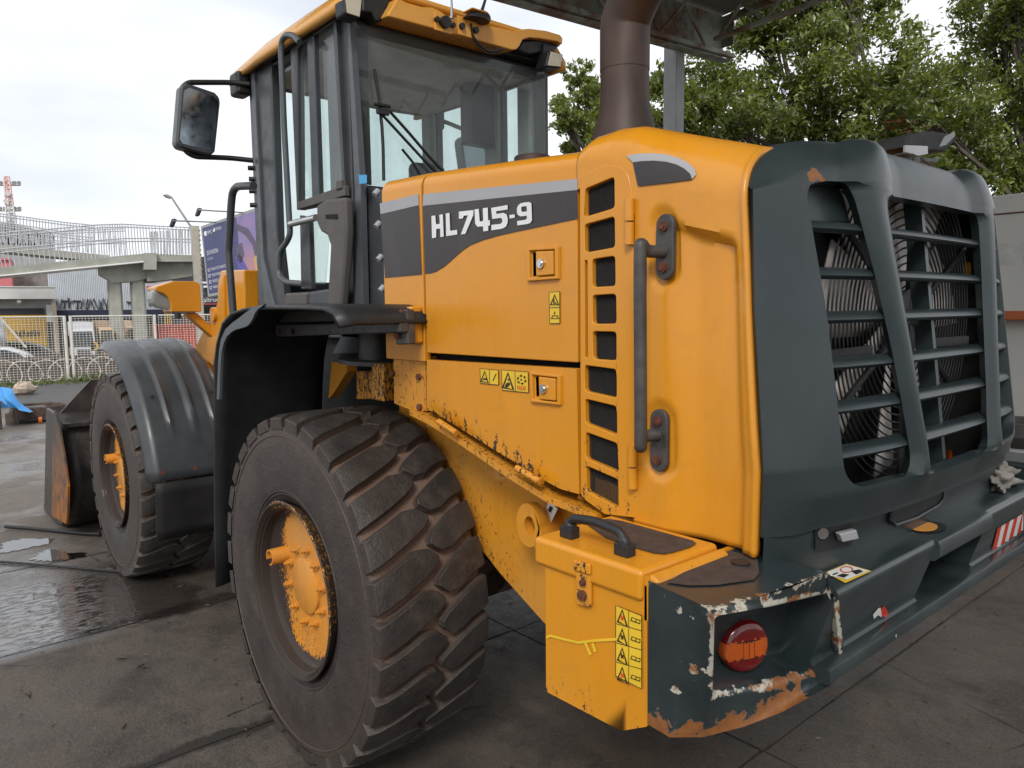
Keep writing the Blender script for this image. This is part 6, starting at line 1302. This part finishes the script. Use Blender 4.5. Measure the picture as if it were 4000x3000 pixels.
# telecom tower ----------------------------------------------------------
tw = bthing('telecom_tower', 45, 120, 'red and white lattice telecom mast at the far left', 'tower'); 
for i in range(14):
    y0, y1 = 690+i*16, 706+i*16; w0, w1 = 9+i*.75, 9+(i+1)*.75; xc = 26+i*1.7; mt = 'tower_hazy_red' if (i < 7 or i > 11) else 'tower_white'; b = At(); cs = []
    for (yy_, ww_) in ((y0, w0), (y1, w1)): cs.append([P(xc+sx*ww_, yy_, a=120)+E2*sy*ww_*.04 for sx, sy in ((-1, -1), (1, -1), (1, 1), (-1, 1))])
    for k in range(4): b.tube([cs[0][k], cs[1][k]], .11, 4); b.tube([cs[0][k], cs[1][(k+1) % 4]], .07, 4); b.tube([cs[0][k], cs[0][(k+1) % 4]], .07, 4)
    b.build('mast_section', mt, tw, smooth=0)
for (y_, hw, mt) in ((722, 36, 'tower_hazy_red'), (822, 38, 'tower_white')):
    b = At(); b.tube([P(38-hw, y_, a=120), P(38+hw, y_, a=120)], .15, 4); b.tube([P(38-hw, y_-9, a=120), P(38+hw, y_-9, a=120)], .08, 4); b.build('platform', mt, tw)
    for k in (-1, -.5, .5, 1): b = At(); b.cyl(P(38+hw*k, y_+3, a=120), P(38+hw*k, y_-14, a=120), .22, 6); b.build('antenna', 'galv_grey', tw)
for q in ((30, 757), (23, 786), (30, 850)): b = At(); b.cyl(P(*q, a=119.5), P(*q, a=119), .3, 12); b.build('dish', 'tower_white', tw)
# ---------------------------------------------------------------- vehicles
def car(px0, px1, pytop, a, mat, label, flip=False, high=1.45, ln=4.3):
    s0, zt = sa(px0, pytop, a); s0 = sa(px1, pytop, a)[0]-ln if flip else s0; flip = False; dr = -1 if flip else 1; zr = ROAD; hs_ = zt-zr
    t = thing('parked_car', AE(s0+dr*ln/2, a, zr), label, 'car')
    def Q(u, w_, z): return AE(s0+dr*ln*u, a+w_, zr+z*hs_)
    prof_ = [(0, .28), (0, .52), (.03, .60), (.10, .64), (.26, .68), (.34, .86), (.42, .97), (.58, 1.0), (.76, .98), (.88, .86), (.96, .68), (1., .60), (1., .30), (.95, .22), (.05, .22)]
    b = At(); n = len(prof_); rws = []
    for (w_, k) in ((0, .97), (.12, 1.), (1.6, 1.), (1.72, .97)):
        rws.append([Q(u, w_+(.16*max(0, (z-.66)/.34)*(1 if w_ < .8 else -1)), z*(k if z > .3 else 1)) for u, z in prof_])
    b.grid(rws, closed=True); b.face(rws[0][::-1]); b.face(rws[-1]); body = b.build('body', mat, t, smooth=40)
    for pts in ([(.30, .70), (.375, .88), (.43, .93), (.53, .955), (.53, .70)], [(.55, .70), (.55, .955), (.74, .94), (.84, .84), (.88, .72)]):
        b = At(); b.face([Q(u, -.012+.16*max(0, (z-.66)/.34), z) for u, z in pts]); b.build('side_window', 'car_glass', t, smooth=0)
    for pts in (((.345, .86), (.42, .965), (.27, .69)), ): b = At(); b.face([Q(.275, .2, .705), Q(.275, 1.5, .705), Q(.42, 1.4, .975), Q(.42, .3, .975)]); b.build('windscreen', 'car_glass', t, smooth=0)
    b = At(); b.box(Q(.985, .12, .56), (.12, .2, .16)); b.build('tail_light', 'lens_red', t)
    for u in (.18, .80): b = At(); b.cyl(Q(u, -.01, .22), Q(u, .2, .22), .31, 20); b.build('wheel', 'black_plastic', t)
    return t
car(-60, 165, 1358, 31, 'car_white', 'white estate car on the road behind the fence at the left edge', flip=True)
car(310, 500, 1372, 30.5, 'car_white', 'white car half hidden by the front fender, behind the fence')
car(100, 225, 1334, 37, 'car_dark', 'dark car behind the white estate car near the yellow shutter', flip=True, ln=4.6)
car(745, 900, 1330, 33, 'car_white', 'white car in front of the red skip behind the fence')
def truck(name, px0, px1, py0, py1, a, mat, label, bonnet=False, glass_=(.12, .9, .50, .93)):
    s0, zt = sa(px0, py0, a); s1, _ = sa(px1, py0, a); zr = ROAD; W_ = s1-s0; H_ = zt-zr-.45
    t = thing(name, AE((s0+s1)/2, a, zr), label, 'truck')
    def Q(u, w_, v): return AE(s0+W_*u, a+w_, zr+.45+H_*v)
    b = At(); rws = []
    for (w_, k0, k1) in ((0., .05, .93), (.1, .0, .97), (1.2, 0, 1.), (2.0, 0, 1.)): rws.append([Q(k0*.5, w_, 0), Q(1-k0*.5, w_, 0), Q(1-k0*.5, w_, .5), Q(.96-k0*.5, w_, k1), Q(.04+k0*.5, w_, k1), Q(k0*.5, w_, .5)])
    b.grid(rws, closed=True); b.face(rws[0][::-1]); b.face(rws[-1]); b.build('cab', mat, t, smooth=30, bevel=.04)
    u0, u1, v0, v1 = glass_; b = At(); b.prism([Q(u0, -.03, v0), Q(u1, -.03, v0), Q(u1-.03, -.0, v1), Q(u0+.03, -.0, v1)], E2*.03); b.build('windscreen', 'car_glass', t)
    b = At(); b.prism([Q(.02, -.12, -.02), Q(.98, -.12, -.02), Q(.98, -.12, .16), Q(.02, -.12, .16)], E2*.15); b.build('bumper', mat, t, bevel=.03)
    for k in range(4): b = At(); b.prism([Q(.25, -.02, .24+k*.05), Q(.75, -.02, .24+k*.05), Q(.75, -.02, .27+k*.05), Q(.25, -.02, .27+k*.05)], E2*.03); b.build('grille_slat', 'dark_wall', t)
    for u in (.14, .86): b = At(); b.cyl(Q(u, -.15, .07), Q(u, -.05, .07), .13, 14); b.build('headlight', 'bone_lens', t)
    for u in (.12, .88): b = At(); b.cyl(Q(u-.08, .8, -.45/H_+.5/H_), Q(u+.08, .8, -.45/H_+.5/H_), .5, 20); b.build('wheel', 'black_plastic', t)
    b = At(); b.prism([Q(.0, 2.2, .1), Q(1., 2.2, .1), Q(1., 2.2, 1.18), Q(0, 2.2, 1.18)], E2*5); b.build('cargo_box', mat, t)
    if bonnet: b = At(); b.prism([Q(-.05, -1.0, .05), Q(.75, -1.0, .05), Q(.75, -.9, .42), Q(.0, -.9, .42)], E2*1.0); b.build('bonnet', mat, t, bevel=.1)
    for u in (-.06, 1.04): b = At(); b.box(Q(u, .1, .66), (.1, .12, .5)); b.build('mirror', 'black_plastic', t, bevel=.02)
    return t
truck('box_truck', 268, 372, 1286, 1385, 38, 'car_white', 'white box truck parked facing the fence')
truck('tow_truck', 384, 444, 1280, 1385, 40, 'truck_beige', 'peach coloured truck with bonnet beside the white box truck', True); truck('tipper_truck', 498, 530, 1276, 1385, 44, 'truck_beige', 'peach coloured truck between the footbridge columns')
ac = bthing('air_conditioner', 290, 41, 'white air conditioner box above the white box truck', 'air conditioner'); part('casing', 'box_white', ac, 268, 1254, 334, 1287, 44, .6); part('grille', 'galv_grey', ac, 290, 1264, 312, 1276, 43.95, .1)
tk = bthing('tanker', 0, 35, 'rounded silver tank trailer at the left edge behind the fence', 'tanker'); b = At(); c0 = P(-150, 1318, a=36); b.tube([c0+E1*(-4), c0+E1*(.6), c0+E1*1.1, c0+E1*1.4, c0+E1*1.45], [1.0, 1.0, .9, .5, .05], 28); b.build('tank', 'silver', tk, smooth=60); part('chassis', 'dark_wall', tk, -300, 1365, 20, 1385, 35.6, 1.5)
for u in (-2.6, -1.4): b = At(); b.cyl(V((c0+E1*u).to_tuple())+V((0, 0, ROAD+.5-c0.z))-E2*.9, V((c0+E1*u).to_tuple())+V((0, 0, ROAD+.5-c0.z))-E2*.6, .5, 20); b.build('wheel', 'black_plastic', tk)
pg = bthing('leaning_pole', 60, 30, 'thin white pole leaning before the yellow shutter', 'pole'); b = At(); b.cyl(P(0, 1240, a=29.5), P(102, 1358, a=29.5), .035, 8); b.build('shaft', 'white_wire', pg)
cs_ = bthing('chevron_sign', 372, 29, 'black and yellow chevron road sign behind the fence', 'sign'); part('plate', 'decal_black', cs_, 353, 1334, 392, 1370, 29, .03); part('sign_post', 'galv_grey', cs_, 370, 1370, 374, 1400, 29.04, .05, ROAD); b = At(); b.fill([PL([(364, 1335), (376, 1336), (387, 1351), (378, 1369), (366, 1368), (377, 1352)], a=28.98)]); b.build('chevron', 'shutter_yellow', cs_, smooth=0)
rs = bthing('red_skip', 690, 42, 'faded red steel skip behind the fence', 'skip'); part('body', 'red_paint', rs, 608, 1272, 778, 1345, 42, 2, ROAD+.2); part('rim', 'red_paint', rs, 604, 1268, 782, 1274, 41.9, 2.2)
for k in range(6): part('rib', 'red_paint', rs, 620+k*28, 1275, 624+k*28, 1345, 41.9, .1)
sf = bthing('scaffold', 655, 47, 'yellow steel frame standing beyond the red skip', 'scaffold')
for k in range(4): part('upright', 'shutter_yellow', sf, 645+k*8, 1208, 648+k*8, 1300, 47, .1, ROAD)
part('crossbar', 'shutter_yellow', sf, 640, 1212, 675, 1216, 46.9, .1)
rp_ = bthing('red_post', 730, 45, 'plain red post to the right of the yellow steel frame', 'post'); part('shaft', 'red_paint', rp_, 725, 1222, 735, 1300, 45, .2, ROAD)
# ---------------------------------------------------------------- right side: box body, bench, frame on the horizon
q0 = P(3830, 1230, d=8.2); YB = q0.y; 
def rx(px, py, dy=0): return P(px, py, y=YB+dy)
tr = thing('truck_box', V((q0.x, YB, 0)), 'dirty white box body on an orange rail at the right edge', 'box body')
u0 = rx(3700, 1000).x; u1 = u0+3.5; zt, zl, zs = rx(3900, 765).z, rx(3950, 1214).z, rx(3950, 1250).z; zr_ = rx(3900, 838).z
b = At(); b.prism([V((u0, YB, zl)), V((u1, YB, zl)), V((u1, YB, zr_)), V((u0, YB, zr_))], (0, 2.4, 0)); b.build('side_panel', 'box_white', tr); b = At(); b.prism([V((u0, YB-.03, zr_+.006)), V((u1, YB-.03, zr_+.006)), V((u1, YB-.03, zt)), V((u0, YB-.03, zt))], (0, 2.46, 0)); b.build('roof_cap', 'box_white', tr, bevel=.01)
b = At(); b.prism([V((u0, YB-.015, zr_-.004)), V((u1, YB-.015, zr_-.004)), V((u1, YB-.015, zr_+.012)), V((u0, YB-.015, zr_+.012))], (0, .03, 0)); b.build('rust_seam', 'bolt_rust', tr)
b = At(); b.prism([V((u0, YB-.05, zs)), V((u1, YB-.05, zs)), V((u1, YB-.05, zl-.003)), V((u0, YB-.05, zl-.003))], (0, .2, 0)); b.build('bottom_rail', 'orange_rail', tr, bevel=.01); b = At(); b.prism([V((u0, YB+.25, .0)), V((u1, YB+.25, .0)), V((u1, YB+.25, zs)), V((u0, YB+.25, zs))], (0, 2, 0)); b.build('skirt', 'box_white', tr)
n_o = zm([(1250, 1040), (1490, 1035), (1490, 1100), (1560, 1050), (1660, 1010), (1760, 1020), (1830, 1080), (1850, 1180), (1850, 1400), (1640, 1400), (1640, 1240), (1580, 1200), (1520, 1240), (1485, 1300), (1485, 1400), (1250, 1395)], 3600, 700, .2411)
b = At(); b.fill([[rx(*q, -.004) for q in n_o]]); b.build('faded_letter', 'box_ghost', tr, smooth=0)
wb = thing('workbench', P(3950, 2000, z=0), 'grey plank bench behind the right end of the bumper', 'bench'); yb_ = 4.4
b = At(); qa, qc = P(3880, 1760, y=yb_), P(4080, 1700, y=yb_); b.prism([V((qa.x-.3, yb_, qa.z)), V((qa.x+1.2, yb_, qa.z)), V((qa.x+1.2, yb_+.9, qa.z)), V((qa.x-.3, yb_+.9, qa.z))], (0, 0, -.05)); b.build('bench_top', 'grey_wall', wb)
b = At(); b.prism([V((qa.x-.25, yb_+.05, 0)), V((qa.x+1.1, yb_+.05, 0)), V((qa.x+1.1, yb_+.05, qa.z-.05)), V((qa.x-.25, yb_+.05, qa.z-.05))], (0, .7, 0)); b.build('bench_front', 'dark_wall', wb)
b = MB(); b.prism([P(*q, z=qa.z+.004) for q in ((3910, 1735), (4010, 1700), (4050, 1720), (3930, 1752))], (0, 0, .004)); o_ = b.build('blue_paper', 'bb_violet', None, smooth=0); tag(o_, 'pale blue sheet lying on the grey plank bench', 'paper')
o_['label'] = 'blue sheet lying on the grey plank bench'
cvr = MB(); c = P(3990, 1712, y=4.9); cvr.lathe((c.x, c.y, c.z-.05), (0, 0, 1), [(0, .30), (.10, .34), (.2, .30), (.2, .18), (.1, .14), (0, .18)], 30); o_ = cvr.build('old_tyre', 'tyre_rubber', None, recalc=True); tag(o_, 'worn black tyre lying on the bench at the right edge', 'tyre')
fm = thing('sign_frame', P(2255, 700, d=45), 'small steel frame structure on the horizon left of the exhaust', 'frame')
for (p0, p1) in (((2222, 552), (2222, 640)), ((2290, 535), (2290, 640)), ((2222, 552), (2290, 535)), ((2222, 600), (2290, 590)), ((2222, 552), (2250, 600)), ((2256, 545), (2256, 640))): b = At(); b.cyl(P(*p0, d=45), P(*p1, d=45), .05, 6); b.build('strut', 'dark_wall', fm)
b = At(); a_, c_ = P(2250, 640, d=45), P(2250, 640, d=45); b.cyl(a_, V((a_.x, a_.y, 0)), .12, 8); b.build('frame_post', 'dark_wall', fm)
# ---------------------------------------------------------------- trees
g = G('leaf'); tn = g.attr('tint'); c = g.mix(tn, (.020, .042, .010), (.27, .31, .045)); df = g.n('ShaderNodeBsdfDiffuse'); tl = g.n('ShaderNodeBsdfTranslucent'); gl = g.n('ShaderNodeBsdfGlossy'); gl.inputs['Roughness'].default_value = .35
g.L.new(c, df.inputs[0]); g.L.new(g.mix(.5, c, (.30, .38, .03)), tl.inputs[0]); m1 = g.n('ShaderNodeMixShader'); m1.inputs[0].default_value = .42; g.L.new(df.outputs[0], m1.inputs[1]); g.L.new(tl.outputs[0], m1.inputs[2]); m2 = g.n('ShaderNodeMixShader'); m2.inputs[0].default_value = .06; g.L.new(m1.outputs[0], m2.inputs[1]); g.L.new(gl.outputs[0], m2.inputs[2]); g.L.new(m2.outputs[0], g.out.inputs['Surface'])
simple('bark', (.085, .07, .055), .9, var=.4, scale=14)
def tree(name, label, base, fork, blobs, d0, nleaf, seed):
    rnd_ = random.Random(seed); t = thing(name, base, label, 'tree', 'trees behind the loader')
    bt_ = At(); bt_.tube([base, base.lerp(fork, .5)+V((.1, .05, 0)), fork], [.22, .18, .14], 10); bt_.build('trunk', 'bark', t, smooth=60)
    bl = At(); lf = At(); tint = []
    for (px, py, rp, w_) in blobs:
        d = d0+rnd_.uniform(-1.3, 1.3); c = P(px, py, d=d); r = rp*d/FPX
        mid = fork.lerp(c, .5)+V((rnd_.uniform(-.3, .3), rnd_.uniform(-.3, .3), rnd_.uniform(-.1, .3)))
        bl.tube([fork, mid, c], [.075, .045, .018], 6)
        for k in range(12):
            e = c+V((rnd_.gauss(0, 1), rnd_.gauss(0, 1), rnd_.gauss(0, 1))).normalized()*r*.8; bl.tube([mid.lerp(c, rnd_.uniform(.3, 1)), (c+e)/2+V((0, 0, .05)), e], [.022, .013, .005], 5)
        sub = [(c+V((rnd_.gauss(0, .5), rnd_.gauss(0, .5), rnd_.gauss(0, .42)))*r*1.0, r*rnd_.uniform(.16, .36)) for _ in range(30)]
        for k in range(int(nleaf*w_)):
            si = rnd_.randrange(30); sc_, sr = sub[si]; ct = (si % 7)/6; q = sc_+V((rnd_.gauss(0, 1), rnd_.gauss(0, 1), rnd_.gauss(0, .8)))*sr*.55
            l_ = rnd_.uniform(.026, .074); u = V((rnd_.uniform(-1, 1), rnd_.uniform(-1, 1), rnd_.uniform(-1.2, .2))).normalized(); v = u.cross(V((rnd_.uniform(-1, 1), rnd_.uniform(-1, 1), rnd_.uniform(-1, 1)))).normalized(); nn = u.cross(v)
            lf.face([q-u*l_, q+v*l_*.42+nn*l_*.12, q+u*l_*1.05, q-v*l_*.42+nn*l_*.12]); tv = min(1, max(0, rnd_.gauss(.30+.28*ct, .2)))
            tint += [tv]*4
    bl.build('limbs', 'bark', t, smooth=60); q0_ = t.location
    crown = lf.build('crown', 'leaf', t, smooth=0); at = crown.data.attributes.new('tint', 'FLOAT', 'POINT'); at.data.foreach_set('value', tint)
    return t
D1, D2 = 13.0, 14.5
tA = [(2950, 110, 170, 1), (2800, 330, 170, 1), (2700, 420, 130, .8), (3000, 420, 210, 1.3), (3190, 250, 200, 1.2), (3120, 60, 150, 1), (3330, 90, 150, .9), (3300, 470, 200, 1.2), (3470, 330, 170, 1), (3480, 540, 190, 1), (2620, 500, 110, .7), (2480, 480, 130, .7), (2860, 540, 160, .9), (3200, 620, 190, 1), (2560, 330, 60, .25), (3000, -60, 200, 1), (3300, -80, 180, .9)]
tB = [(3870, 170, 150, 1), (3960, 40, 130, .9), (3790, 380, 160, 1), (3960, 380, 190, 1.1), (3680, 480, 150, 1), (3850, 600, 170, 1), (3620, 640, 150, .9), (3960, 640, 170, 1), (3760, 690, 120, .8), (4120, 250, 220, .9), (4120, 600, 200, .7), (3560, 420, 110, .6), (3900, -90, 160, .7)]
tC = [(2300, 400, 100, .8), (2260, 300, 55, .3), (2200, 470, 60, .4), (2300, 520, 95, .7), (2190, 410, 45, .2), (2420, 420, 110, .7), (2230, 590, 50, .3), (2420, 560, 100, .6)]
fA, fB, fC = P(3330, 900, d=D1), P(4120, 1000, d=D2), P(2480, 900, d=15.5)
tree('leafy_tree', 'broad leafy tree rising behind the hood and grille', V((fA.x, fA.y, 0)), fA, tA, D1, 3400, 11)
tree('leafy_tree', 'leafy tree above the white box body at the right edge', V((fB.x, fB.y, 0)), fB, tB, D2, 3400, 12)
tree('leafy_tree', 'smaller leafy tree seen between the cab and the exhaust', V((fC.x, fC.y, 0)), fC, tC, 15.5, 2600, 13)
